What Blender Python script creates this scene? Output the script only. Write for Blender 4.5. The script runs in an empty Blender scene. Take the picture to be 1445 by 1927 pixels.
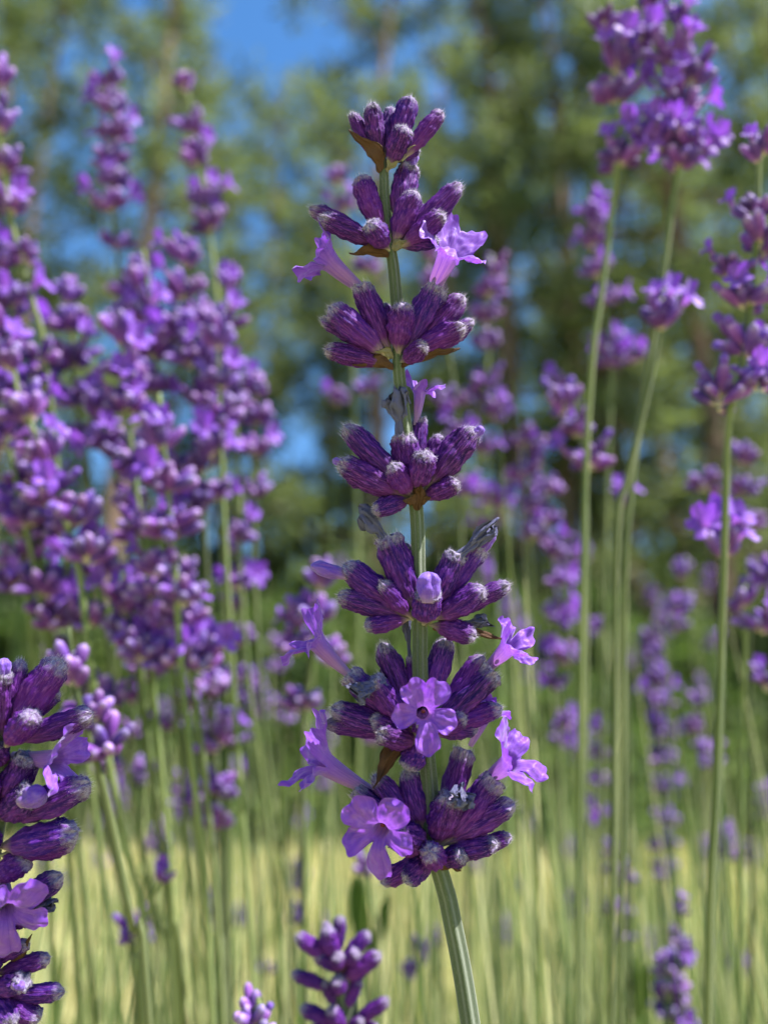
import bpy, math, random
import numpy as np
from mathutils import Vector, Matrix, noise as mnoise

random.seed(7)
rng = np.random.default_rng(7)
R = math.radians
scene = bpy.context.scene
col = scene.collection

# ------------------------------------------------------------------ camera
PITCH = R(18)
CAM = Vector((0, 0, 0.62))
FPX = 1669.0                       # focal length in photo pixels
FW = Vector((0, math.cos(PITCH), math.sin(PITCH)))
UP = Vector((0, -math.sin(PITCH), math.cos(PITCH)))
RT = Vector((1, 0, 0))
D0 = 0.12                          # distance of the sharp spike
cam = bpy.data.cameras.new('camera')
cam.sensor_fit = 'VERTICAL'
cam.sensor_height = 36
cam.lens = 36 * FPX / 1927
cam.clip_start = 0.005
cam.clip_end = 2000
cam.dof.use_dof = True
cam.dof.focus_distance = D0 - 0.0005
cam.dof.aperture_fstop = cam.lens / 2.65
cam.dof.aperture_blades = 0
cam_o = bpy.data.objects.new('camera', cam)
cam_o.location = CAM
cam_o.rotation_euler = (R(90) + PITCH, 0, 0)
col.objects.link(cam_o)
scene.camera = cam_o

# ------------------------------------------------------------------ light
SUN = Vector((0.53, -0.24, 0.80)).normalized()       # towards the sun
sun_el = math.asin(SUN.z)
sun_az = math.atan2(SUN.x, SUN.y)
world = bpy.data.worlds.new('World')
scene.world = world
world.use_nodes = True
wn = world.node_tree
bg = wn.nodes['Background']
sky = wn.nodes.new('ShaderNodeTexSky')
sky.sky_type = 'NISHITA'
sky.sun_disc = False
sky.sun_elevation = sun_el
sky.sun_rotation = sun_az
sky.air_density = 1.0
sky.dust_density = 0.4
sky.ozone_density = 2.5
hsv = wn.nodes.new('ShaderNodeHueSaturation')
hsv.inputs['Saturation'].default_value = 1.25
wn.links.new(sky.outputs[0], hsv.inputs['Color'])
wn.links.new(hsv.outputs[0], bg.inputs[0])
bg.inputs[1].default_value = 0.075
sun = bpy.data.lights.new('sun', 'SUN')
sun.energy = 5.0
sun.angle = R(0.5)
sun.color = (1.0, 0.95, 0.87)
sun_o = bpy.data.objects.new('sun', sun)
sun_o.rotation_euler = SUN.to_track_quat('Z', 'Y').to_euler()
col.objects.link(sun_o)
vs = scene.view_settings
vs.view_transform = 'Standard'
vs.look = 'None'
vs.gamma = 1
vs.exposure = 1.95
vs.use_curve_mapping = False
cy = scene.cycles
cy.use_denoising = True
cy.max_bounces = 7
cy.diffuse_bounces = 3
cy.glossy_bounces = 2
cy.transmission_bounces = 4
cy.transparent_max_bounces = 4
cy.caustics_reflective = False
cy.caustics_refractive = False
cy.sample_clamp_indirect = 6

# ------------------------------------------------------------------ helpers
def at(px, py, D, toward=0.0):
    """the place seen at (px, py), D metres deep, then brought nearer by toward (photo px at the sharp spike)"""
    D = D - toward * D0 / FPX
    return CAM + D * (FW + RT * ((px - 722.5) / FPX) + UP * ((963.5 - py) / FPX))

def mesh_np(name, verts, faces, mats, smooth=True, mat_idx=None, attrs=None, uv=None):
    me = bpy.data.meshes.new(name)
    me.from_pydata([tuple(v) for v in verts], [], faces)
    for m in mats:
        me.materials.append(m)
    if mat_idx is not None:
        me.polygons.foreach_set('material_index', np.asarray(mat_idx, dtype=np.int32))
    me.polygons.foreach_set('use_smooth', np.full(len(me.polygons), smooth, dtype=bool))
    if uv is not None:
        l = me.uv_layers.new(name='UVMap')
        vi = np.empty(len(me.loops), dtype=np.int32)
        me.loops.foreach_get('vertex_index', vi)
        l.data.foreach_set('uv', np.asarray(uv, dtype=np.float32)[vi].ravel())
    if attrs:
        for k, a in attrs.items():
            at_ = me.attributes.new(k, 'FLOAT', 'POINT')
            at_.data.foreach_set('value', np.asarray(a, dtype=np.float32))
    me.update()
    return me

def thing(name, label, cat, loc, group=None):
    o = bpy.data.objects.new(name, None)
    o.empty_display_size = 0.01
    o.location = loc
    o['label'] = label
    o['category'] = cat
    if group:
        o['group'] = group
    col.objects.link(o)
    return o

def part(name, me, parent, world_m=None, kind=None, label=None):
    """links a mesh as a child; world_m is where it stands in the world"""
    o = bpy.data.objects.new(name, me)
    col.objects.link(o)
    if parent is not None:
        o.parent = parent
        o.matrix_parent_inverse = WORLD[parent.name].inverted()
    w = world_m if world_m is not None else Matrix.Identity(4)
    o.matrix_basis = w
    WORLD[o.name] = w.copy()
    if kind:
        o['kind'] = kind
    if label:
        o['label'] = label
    return o

WORLD = {}
def root_thing(name, label, cat, loc, group=None):
    o = thing(name, label, cat, loc, group)
    WORLD[o.name] = Matrix.Translation(loc)
    return o

def frame(p0, zdir, ydir, sx, sy, sz):
    z = Vector(zdir).normalized()
    y = Vector(ydir) - z * Vector(ydir).dot(z)
    if y.length < 1e-6:
        y = z.orthogonal()
    y.normalize()
    x = y.cross(z)
    m = Matrix.Identity(4)
    for i in range(3):
        m[i][0] = x[i] * sx
        m[i][1] = y[i] * sy
        m[i][2] = z[i] * sz
        m[i][3] = p0[i]
    return m

def spin(m, a):
    return m @ Matrix.Rotation(a, 4, 'Z')

def catmull(pts, n):
    """smooth run of about n points per segment through pts (tuples of any length)"""
    P = np.array(pts, dtype=float)
    P = np.vstack([2 * P[0] - P[1], P, 2 * P[-1] - P[-2]])
    out = []
    for i in range(1, len(P) - 2):
        for t in np.linspace(0, 1, n, endpoint=False):
            a, b, c, d = P[i - 1], P[i], P[i + 1], P[i + 2]
            out.append(0.5 * ((2 * b) + (-a + c) * t + (2 * a - 5 * b + 4 * c - d) * t * t + (-a + 3 * b - 3 * c + d) * t ** 3))
    out.append(P[-2])
    return np.array(out)

def grid_faces(nu, nv, closed=True, off=0):
    """nu around, nv rings"""
    f = []
    for j in range(nv - 1):
        for i in range(nu if closed else nu - 1):
            i2 = (i + 1) % nu
            f.append((off + j * nu + i, off + j * nu + i2, off + (j + 1) * nu + i2, off + (j + 1) * nu + i))
    return f

def sweep(path, radii, nu=10, shape=None):
    """verts, faces, uv of a tube swept along path"""
    P = np.array(path)
    T = np.gradient(P, axis=0)
    T /= np.linalg.norm(T, axis=1)[:, None] + 1e-12
    ref = np.array([0.0, 1.0, 0.0])
    if abs(T[0].dot(ref)) > 0.9:
        ref = np.array([1.0, 0, 0])
    V = []
    U = []
    th = np.linspace(0, 2 * math.pi, nu, endpoint=False)
    sh = np.ones(nu) if shape is None else shape(th)
    b = np.cross(T[0], ref)
    b /= np.linalg.norm(b)
    L = 0
    for k in range(len(P)):
        b = b - T[k] * b.dot(T[k])
        b /= np.linalg.norm(b)
        n = np.cross(b, T[k])
        r = radii[k]
        V.append(P[k] + (np.cos(th) * sh)[:, None] * b * r + (np.sin(th) * sh)[:, None] * n * r)
        if k:
            L += np.linalg.norm(P[k] - P[k - 1])
        U.append(np.stack([th / (2 * math.pi), np.full(nu, L)], 1))
    V = np.vstack(V)
    F = grid_faces(nu, len(P))
    F.append(tuple(range(nu))[::-1])
    F.append(tuple(range((len(P) - 1) * nu, len(P) * nu)))
    return V, F, np.vstack(U)

def vnoise(V, s, seed=0.0):
    return np.array([mnoise.noise(Vector((v[0] * s + seed, v[1] * s - seed, v[2] * s + 2 * seed))) for v in V])

# ------------------------------------------------------------------ materials
class NT:
    def __init__(self, name):
        self.m = bpy.data.materials.new(name)
        self.m.use_nodes = True
        self.t = self.m.node_tree
        self.b = self.t.nodes['Principled BSDF']
        self.out = self.t.nodes['Material Output']
    def n(self, t, **k):
        x = self.t.nodes.new(t)
        for a, v in k.items():
            setattr(x, a, v)
        return x
    def l(self, a, b):
        self.t.links.new(a, b)
    def ramp(self, src, stops, mode='LINEAR'):
        r = self.n('ShaderNodeValToRGB')
        r.color_ramp.interpolation = mode
        e = r.color_ramp.elements
        while len(e) < len(stops):
            e.new(0.5)
        for i, (p, c) in enumerate(stops):
            e[i].position = p
            e[i].color = (*c, 1) if len(c) == 3 else c
        self.l(src, r.inputs[0])
        return r.outputs[0]
    def noise(self, vec, scale, detail=3, rough=0.55):
        x = self.n('ShaderNodeTexNoise')
        x.inputs['Scale'].default_value = scale
        x.inputs['Detail'].default_value = detail
        x.inputs['Roughness'].default_value = rough
        if vec is not None:
            self.l(vec, x.inputs['Vector'])
        return x.outputs['Fac']
    def mix(self, fac, a, b, blend='MIX'):
        x = self.n('ShaderNodeMix', data_type='RGBA', blend_type=blend)
        for s, v in ((x.inputs[0], fac), (x.inputs[6], a), (x.inputs[7], b)):
            if isinstance(v, (int, float)):
                s.default_value = v
            elif isinstance(v, tuple):
                s.default_value = (*v, 1)
            else:
                self.l(v, s)
        return x.outputs[2]
    def math(self, op, a, b=0.0, clamp=False):
        x = self.n('ShaderNodeMath', operation=op, use_clamp=clamp)
        for s, v in ((x.inputs[0], a), (x.inputs[1], b)):
            if isinstance(v, (int, float)):
                s.default_value = v
            else:
                self.l(v, s)
        return x.outputs[0]
    def mapped(self, vec, sc):
        x = self.n('ShaderNodeMapping')
        x.inputs['Scale'].default_value = sc
        self.l(vec, x.inputs[0])
        return x.outputs[0]
    def bump(self, h, strength, dist):
        x = self.n('ShaderNodeBump')
        x.inputs['Strength'].default_value = strength
        x.inputs['Distance'].default_value = dist
        self.l(h, x.inputs['Height'])
        self.l(x.outputs[0], self.b.inputs['Normal'])
        return x.outputs[0]
    def translucent(self, colour, fac, normal=None):
        tr = self.n('ShaderNodeBsdfTranslucent')
        if isinstance(colour, tuple):
            tr.inputs[0].default_value = (*colour, 1)
        else:
            self.l(colour, tr.inputs[0])
        if normal is not None:
            self.l(normal, tr.inputs['Normal'])
        ms = self.n('ShaderNodeMixShader')
        ms.inputs[0].default_value = fac
        self.l(self.b.outputs[0], ms.inputs[1])
        self.l(tr.outputs[0], ms.inputs[2])
        self.l(ms.outputs[0], self.out.inputs[0])

def attr(nt, name):
    return nt.n('ShaderNodeAttribute', attribute_name=name).outputs['Fac']

def mat_calyx(name, detail):
    n = NT(name)
    uv = n.n('ShaderNodeUVMap').outputs[0]
    tc = n.n('ShaderNodeTexCoord').outputs['Object']
    rnd = n.n('ShaderNodeObjectInfo').outputs['Random']
    t = attr(n, 't')
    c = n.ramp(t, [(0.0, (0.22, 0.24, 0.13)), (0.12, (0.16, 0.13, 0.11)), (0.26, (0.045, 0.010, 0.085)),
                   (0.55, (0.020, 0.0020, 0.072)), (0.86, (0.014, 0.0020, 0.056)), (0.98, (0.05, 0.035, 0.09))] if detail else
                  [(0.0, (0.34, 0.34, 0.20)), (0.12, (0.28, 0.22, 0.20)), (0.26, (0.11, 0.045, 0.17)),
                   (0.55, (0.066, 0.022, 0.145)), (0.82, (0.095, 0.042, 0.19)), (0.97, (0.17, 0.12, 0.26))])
    hue = n.n('ShaderNodeHueSaturation')
    n.l(c, hue.inputs['Color'])
    n.l(n.math('MULTIPLY_ADD', rnd, 0.05), hue.inputs['Hue'])
    hue.inputs['Hue'].default_value = 0.5
    h = n.math('MULTIPLY', rnd, 0.05)
    h = n.math('ADD', h, 0.475)
    n.l(h, hue.inputs['Hue'])
    r2 = n.math('FRACT', n.math('MULTIPLY', rnd, 7.31))
    n.l(n.math('ADD', n.math('MULTIPLY', r2, 0.9), 0.75), hue.inputs['Value'])
    c = hue.outputs[0]
    if detail:
        # fine felted streaks running along the tube
        st = n.noise(n.mapped(uv, (26, 2.6, 1)), 1.0, 4, 0.65)
        c = n.mix(n.ramp(st, [(0.45, (0, 0, 0)), (0.70, (1, 1, 1))]), c, (0.085, 0.014, 0.170))
        fine = n.noise(n.mapped(uv, (56, 9, 1)), 1.0, 3, 0.6)
        c = n.mix(n.ramp(fine, [(0.50, (0, 0, 0)), (0.75, (0.6, 0.6, 0.6))]), c, (0.19, 0.06, 0.29))
        g = n.math('MULTIPLY', n.math('SUBTRACT', t, 0.86, True), 6.0, True)
        gn = n.noise(tc, 11.0, 3, 0.6)
        g = n.math('MULTIPLY', g, n.math('MULTIPLY', n.math('SUBTRACT', gn, 0.36, True), 5.0, True), True)
        c = n.mix(g, c, (0.24, 0.22, 0.30))
        n.bump(n.math('ADD', st, fine), 0.6, 0.00025)
    n.l(c, n.b.inputs['Base Color'])
    n.b.inputs['Roughness'].default_value = 0.6
    n.b.inputs['Specular IOR Level'].default_value = 0.10
    n.b.inputs['Sheen Weight'].default_value = 0.0 if detail else 0.08
    n.b.inputs['Sheen Roughness'].default_value = 0.4
    n.b.inputs['Sheen Tint'].default_value = (0.80, 0.62, 0.95, 1)
    n.b.inputs['Subsurface Weight'].default_value = 0.0
    return n.m

def mat_fuzz():
    n = NT('white_plant_hair')
    t = attr(n, 't')
    c = n.ramp(t, [(0.0, (0.17, 0.18, 0.13)), (0.12, (0.15, 0.15, 0.12)), (0.22, (0.17, 0.030, 0.24)), (0.74, (0.17, 0.035, 0.29)), (0.90, (0.50, 0.45, 0.56))])
    n.l(c, n.b.inputs['Base Color'])
    n.b.inputs['Roughness'].default_value = 0.6
    n.translucent(c, 0.6)
    return n.m

def mat_corolla(name='lilac_petal', base=(0.195, 0.065, 0.45), lip=(0.17, 0.042, 0.46), tube=(0.27, 0.12, 0.38)):
    n = NT(name)
    uv = n.n('ShaderNodeUVMap').outputs[0]
    t = attr(n, 't')
    c = n.ramp(t, [(0.0, (0.32, 0.21, 0.36)), (0.30, tube), (0.60, base), (1.0, lip)])
    v = n.noise(n.mapped(uv, (46, 1.6, 1)), 1.0, 3, 0.6)
    c = n.mix(n.ramp(v, [(0.48, (0, 0, 0)), (0.66, (0.75, 0.75, 0.75))]), c, (0.10, 0.022, 0.36))
    b = n.noise(n.mapped(uv, (14, 7, 1)), 1.0, 3, 0.6)
    c = n.mix(n.ramp(b, [(0.5, (0, 0, 0)), (0.8, (0.55, 0.55, 0.55))]), c, (0.32, 0.15, 0.55))
    n.l(c, n.b.inputs['Base Color'])
    n.b.inputs['Roughness'].default_value = 0.5
    n.b.inputs['Specular IOR Level'].default_value = 0.3
    n.b.inputs['Sheen Weight'].default_value = 0.25
    nm = n.bump(n.math('ADD', v, b), 0.5, 0.00018)
    sat = n.mix(1.0, c, (1.0, 0.80, 1.0), 'MULTIPLY')
    n.translucent(sat, 0.42, nm)
    return n.m

def simple(name, c1, c2, scale, rough=0.7, transl=0.0, tcol=None, coords='Object', bump=0.0, bdist=0.001, sheen=0.0, detail=4, rnd=0.0):
    n = NT(name)
    tc = n.n('ShaderNodeTexCoord').outputs[coords]
    f = n.noise(tc, scale, detail)
    c = n.ramp(f, [(0.35, c1), (0.65, c2)])
    if rnd:
        r = n.n('ShaderNodeObjectInfo').outputs['Random']
        hs = n.n('ShaderNodeHueSaturation')
        n.l(n.math('ADD', n.math('MULTIPLY', r, rnd), 1 - rnd / 2), hs.inputs['Value'])
        n.l(c, hs.inputs['Color'])
        c = hs.outputs[0]
    n.l(c, n.b.inputs['Base Color'])
    n.b.inputs['Roughness'].default_value = rough
    n.b.inputs['Specular IOR Level'].default_value = 0.25
    n.b.inputs['Sheen Weight'].default_value = sheen
    if bump:
        n.bump(f, bump, bdist)
    if transl:
        n.translucent(c if tcol is None else tcol, transl)
    return n.m

def mat_stem():
    n = NT('grey_green_stem')
    uv = n.n('ShaderNodeUVMap').outputs[0]
    tc = n.n('ShaderNodeTexCoord').outputs['Object']
    sp = n.noise(n.mapped(uv, (26, 9000, 1)), 1.0, 3, 0.7)
    f2 = n.noise(n.mapped(uv, (60, 3500, 1)), 1.0, 2, 0.6)
    lo = n.noise(tc, 60, 2)
    c = n.ramp(lo, [(0.3, (0.015, 0.032, 0.008)), (0.7, (0.032, 0.050, 0.016))])
    c = n.mix(n.ramp(sp, [(0.54, (0, 0, 0)), (0.66, (1, 1, 1))]), c, (0.095, 0.11, 0.078))
    c = n.mix(n.ramp(f2, [(0.55, (0, 0, 0)), (0.75, (0.6, 0.6, 0.6))]), c, (0.06, 0.09, 0.035))
    n.l(c, n.b.inputs['Base Color'])
    n.b.inputs['Roughness'].default_value = 0.7
    n.b.inputs['Specular IOR Level'].default_value = 0.3
    n.b.inputs['Sheen Weight'].default_value = 0.35
    n.bump(n.math('ADD', sp, f2), 0.6, 0.00012)
    return n.m

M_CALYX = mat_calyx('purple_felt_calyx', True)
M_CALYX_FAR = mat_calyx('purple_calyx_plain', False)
M_FUZZ = mat_fuzz()
M_COR = mat_corolla()
M_BUD = mat_corolla('violet_bud_petal', (0.15, 0.06, 0.44), (0.20, 0.11, 0.50), (0.15, 0.06, 0.40))
M_WITHER = simple('withered_blue_grey_petal', (0.02, 0.02, 0.08), (0.12, 0.12, 0.25), 1500, 0.9, 0.1, bump=0.7, bdist=0.0002, sheen=0.1)
M_BRACT = simple('dry_brown_bract', (0.030, 0.011, 0.007), (0.14, 0.070, 0.035), 1800, 0.6, 0.3, bump=0.6, bdist=0.0002)
M_CREAM = simple('pale_bract', (0.10, 0.09, 0.06), (0.21, 0.19, 0.14), 1500, 0.7, 0.3)
M_THROAT = simple('orange_brown_anther', (0.22, 0.07, 0.015), (0.10, 0.03, 0.02), 3000, 0.5)
M_STEM = mat_stem()
M_STEM_FAR = simple('green_stem', (0.058, 0.085, 0.024), (0.115, 0.14, 0.050), 30, 0.65, 0.12, sheen=0.15, rnd=0.9)
M_LEAF = simple('green_leaf', (0.03, 0.07, 0.012), (0.06, 0.12, 0.025), 40, 0.5, 0.35, tcol=(0.07, 0.18, 0.015), rnd=0.5)

# ------------------------------------------------------------------ flower parts
def lerp_profile(pts, t):
    xs = [p[0] for p in pts]
    ys = [p[1] for p in pts]
    return np.interp(t, xs, ys)

def add_hairs(V, F, MI, T, U, surf, nrm, tt, n, length, width, axis=(0, 0, 1), seed=0, weight=None, fold=0.6):
    r = np.random.default_rng(seed)
    p = None if weight is None else weight / weight.sum()
    idx = r.choice(len(surf), n, p=p)
    base = len(V)
    nv, nf = [], []
    for k, i in enumerate(idx):
        q = surf[i] + r.normal(0, 0.012, 3)
        d = nrm[i] * 0.8 + np.array(axis) * fold + r.normal(0, 0.35, 3)
        d /= np.linalg.norm(d) + 1e-9
        L = length * r.uniform(0.5, 1.3)
        s = np.cross(d, r.normal(0, 1, 3))
        s /= np.linalg.norm(s) + 1e-9
        q = q - nrm[i] * 0.01
        mid = q + d * L * 0.55
        tip = q + d * L + np.array(axis) * L * 0.25
        w = width
        nv += [q - s * w, q + s * w, mid + s * w * 0.7, mid - s * w * 0.7, tip]
        b = base + 5 * k
        nf += [(b, b + 1, b + 2, b + 3), (b + 3, b + 2, b + 4)]
    V = np.vstack([V, np.array(nv)])
    F = F + nf
    MI = MI + [1] * len(nf)
    T = np.concatenate([T, np.repeat(tt[idx], 5)])
    U = np.vstack([U, np.repeat(U[idx], 5, axis=0)])
    return V, F, MI, T, U

def calyx_mesh(name, seed, nu=44, nv=40, hairs=1500, open_tip=False, bend=0.10, far=False):
    """tube calyx 1 long on +Z and 1 wide, ribbed, felted, with a puckered tip"""
    r = np.random.default_rng(seed)
    t = np.linspace(0, 1, nv) ** 0.92
    t = 1 - (1 - t) ** 1.15
    prof = [(0, .07), (.06, .09), (.15, .17), (.25, .32), (.40, .45), (.58, .50), (.75, .49), (.86, .44), (.93, .35), (.97, .24), (.992, .11), (1, .02)]
    if open_tip:
        prof = [(0, .07), (.06, .09), (.15, .17), (.25, .31), (.38, .44), (.55, .49), (.78, .47), (.90, .42), (.97, .39), (1, .33)]
    rr = lerp_profile(prof, t)
    if nv > 12:
        rr = np.convolve(np.pad(rr, 2, mode='edge'), [.1, .2, .4, .2, .1], 'valid')
        rr[-1] = prof[-1][1]
    th = np.linspace(0, 2 * math.pi, nu, endpoint=False)
    TT, TH = np.meshgrid(t, th, indexing='ij')
    RR = np.repeat(rr[:, None], nu, 1)
    ribs = 13 if not far else 5
    amp = 0.06 if not far else 0.0
    ph = r.uniform(0, 6)
    RR *= 1 + amp * np.cos(ribs * TH) * np.clip(TT * 4, 0, 1)
    RR *= 1 + (0.16 * np.cos(5 * TH + ph) + 0.07 * np.cos(3 * TH + 2 * ph)) * np.clip((TT - 0.80) * 6, 0, 1)
    RR *= 1 + 0.05 * np.cos(2 * TH + ph)
    b = bend * r.choice([-1, 1]) * r.uniform(0.5, 1.3)
    X = RR * np.cos(TH) + b * 4 * TT * (1 - TT) * 0.5
    Y = RR * np.sin(TH) + 0.5 * b * np.sin(3 * TT)* (1 - TT)
    Z = TT + 0.015 * np.sin(5 * TH + ph) * np.clip((TT - 0.8) * 6, 0, 1)
    V = np.stack([X, Y, Z], -1).reshape(-1, 3)
    tt = TT.ravel()
    if not far:
        nz = vnoise(V * [1, 1, 2.2], 3.2, seed * 1.7)
        nz2 = vnoise(V * [1, 1, 2.2], 11.0, seed * 2.7)
        rad = V.copy(); rad[:, 2] = 0
        V = V + rad * (nz * 0.20 + nz2 * (0.10 + 0.25 * np.clip((tt - 0.82) * 6, 0, 1)))[:, None]
    U = np.stack([TH.ravel() / (2 * math.pi), tt], 1)
    F = grid_faces(nu, nv)
    F.append(tuple(range(nu))[::-1])
    F.append(tuple(range((nv - 1) * nu, nv * nu)))
    MI = [0] * len(F)
    T = tt.copy()
    if hairs:
        N = np.stack([np.cos(TH), np.sin(TH), 0.1 + 0 * TH], -1).reshape(-1, 3)
        N[:, 2] += np.clip((tt - 0.88) * 8, 0, 1.5)
        N /= np.linalg.norm(N, axis=1)[:, None]
        w = 0.6 + 1.3 * np.clip((tt - 0.88) * 9, 0, 1) + 0.5 * (np.cos(ribs * TH).ravel() > 0)
        w = w * (0.2 + RR.ravel())
        V, F, MI, T, U = add_hairs(V, F, MI, T, U, V[:nu * nv], N, tt, hairs, 0.060, 0.0021, seed=seed, weight=w)
    return mesh_np(name, V, F, [M_CALYX if not far else M_CALYX_FAR, M_FUZZ], True, MI, {'t': T}, U)

def corolla_mesh(name, seed, nu=110, nv=46, far=False, spread=1.0, hood=38):
    """two-lipped flower: mouth at the origin looking along +Z, tube 1.25 long behind it, upper lip on +Y, lobes about 1 long"""
    r = np.random.default_rng(seed)
    if far:
        nu, nv = 30, 10
    lobes = [(R(90 - 34), R(39), .84, hood), (R(90 + 34), R(39), .88, hood), (R(197), R(35), .62, 82), (R(270), R(31), .76, 92), (R(343), R(35), .60, 82)]
    lobes = [(a + r.normal(0, .05), w, l * r.uniform(.9, 1.1), f + r.normal(0, 7)) for a, w, l, f in lobes]
    th = np.linspace(0, 2 * math.pi, nu, endpoint=False)
    L = np.zeros(nu); PH = np.zeros(nu); XX = np.zeros(nu); LI = np.zeros(nu, int)
    for k, a in enumerate(th):
        best = None
        for li, (c, w, l, f) in enumerate(lobes):
            d = (a - c + math.pi) % (2 * math.pi) - math.pi
            x = d / w
            if best is None or abs(x) < abs(best[0]):
                best = (x, l, f, li)
        x, l, f, li = best
        L[k] = .15 + l * max(0, 1 - abs(min(abs(x), 1)) ** 2.3) ** 0.55 - (.13 * math.exp(-((x - .15) / .22) ** 2) if li < 2 else .03 * math.cos(x * 9 + seed))
        PH[k] = f
        XX[k] = x
        LI[k] = li
    # smooth the bend angle round the mouth
    for _ in range(int(nu / 24)):
        PH = (np.roll(PH, 1) + PH + np.roll(PH, -1)) / 3
    nt = int(nv * 0.42)
    V = np.zeros((nv, nu, 3))
    for j in range(nt):
        s = j / (nt - 1)
        rad = 0.10 + (0.07 if hood > 60 else 0.15) * s ** 1.7 + 0.03 * math.sin(s * 3.1)
        V[j, :, 0] = rad * np.cos(th) * (1 + .05 * np.cos(5 * th))
        V[j, :, 1] = rad * np.sin(th) * 0.92 + 0.10 * (1 - s) ** 2 - 0.02
        V[j, :, 2] = -1.25 * (1 - s)
    rr = np.hypot(V[nt - 1, :, 0], V[nt - 1, :, 1]); zz = np.zeros(nu)
    nl = nv - nt
    cum_r = rr.copy(); cum_z = zz.copy()
    for j in range(nl):
        q = (j + 1) / nl
        phi = np.radians(14 + (PH * spread - 14) * np.minimum(1, q * 1.7) ** 0.8 + 26 * max(0, q - .55) * np.where(LI > 1, 1.2, -.6))
        d = L / nl
        cum_r = cum_r + d * np.sin(phi)
        cum_z = cum_z + d * np.cos(phi)
        # petals narrow at the neck and roll a little at the sides
        x = XX
        cup = 0.10 * (np.abs(x) ** 2) * q * np.where(LI < 2, 1, .7)
        ruf = 0.05 * q * np.sin(th * 8 + seed) + 0.018 * q * q * np.sin(th * 21 + 2 * seed) + .09 * q * q * np.cos(x * 2.2 + seed)
        V[nt + j, :, 0] = cum_r * np.cos(th) * (1 - 0.06 * q)
        V[nt + j, :, 1] = cum_r * np.sin(th)
        V[nt + j, :, 2] = cum_z + cup + ruf
    TT = np.concatenate([np.linspace(0, .5, nt), np.linspace(.5, 1, nl + 1)[1:]])
    TT = np.repeat(TT[:, None], nu, 1)
    Vf = V.reshape(-1, 3)
    if not far:
        q = np.clip(TT.ravel() - .4, 0, 1)
        Vf[:, 2] += vnoise(Vf, 2.6, seed * 3.1) * 0.32 * q
        Vf[:, 2] += vnoise(Vf, 7.0, seed * 1.3) * 0.11 * q
    U = np.stack([np.repeat((th / (2 * math.pi))[None], nv, 0).ravel(), TT.ravel()], 1)
    F = grid_faces(nu, nv)
    MI = [0] * len(F)
    T = TT.ravel()
    # the throat: a small anther bead under the hood
    k = len(Vf)
    bv = []; bf = []
    for a in range(5):
        for b in range(8):
            u, v_ = math.pi * a / 4, 2 * math.pi * b / 8
            bv.append((0.055 * math.sin(u) * math.cos(v_), 0.05 * math.sin(u) * math.sin(v_) + .02, 0.10 * math.cos(u) - .22))
    for a in range(4):
        for b in range(8):
            b2 = (b + 1) % 8
            bf.append((k + a * 8 + b, k + a * 8 + b2, k + (a + 1) * 8 + b2, k + (a + 1) * 8 + b))
    Vf = np.vstack([Vf, np.array(bv)])
    T = np.concatenate([T, np.zeros(len(bv))])
    U = np.vstack([U, np.zeros((len(bv), 2))])
    F += bf
    MI += [1] * len(bf)
    return mesh_np(name, Vf, F, [M_COR, M_THROAT], True, MI, {'t': T}, U)

def bud_mesh(name, seed, far=False):
    """closed petals pushing out of a calyx: unit long on +Z, unit wide, folded"""
    r = np.random.default_rng(seed)
    nu, nv = (36, 26) if not far else (10, 7)
    t = np.linspace(0, 1, nv)
    rr = lerp_profile([(0, .30), (.2, .40), (.5, .50), (.75, .47), (.9, .33), (.97, .18), (1, .02)], t)
    th = np.linspace(0, 2 * math.pi, nu, endpoint=False)
    TT, TH = np.meshgrid(t, th, indexing='ij')
    RR = np.repeat(rr[:, None], nu, 1)
    RR = RR * (1 - 0.16 * np.abs(np.cos(1.5 * TH + .8 * TT + seed)) ** 5 * np.clip(TT * 3, 0, 1)) * (1 - 0.22 * np.exp(-((((TH - 1.2 + .6 * TT) % math.pi) - math.pi / 2) / .18) ** 2) * np.clip(TT * 2, 0, 1)
               + 0.05 * np.cos(3 * TH + seed))
    V = np.stack([RR * np.cos(TH), RR * np.sin(TH), TT], -1).reshape(-1, 3)
    V = V + (vnoise(V, 3.5, seed * 2.3) * 0.24)[:, None] * V * [1, 1, 0.1]
    U = np.stack([TH.ravel() / (2 * math.pi), TT.ravel()], 1)
    F = grid_faces(nu, nv)
    F.append(tuple(range((nv - 1) * nu, nv * nu)))
    F.append(tuple(range(nu))[::-1])
    return mesh_np(name, V, F, [M_BUD], True, None, {'t': TT.ravel()}, U)

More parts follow.
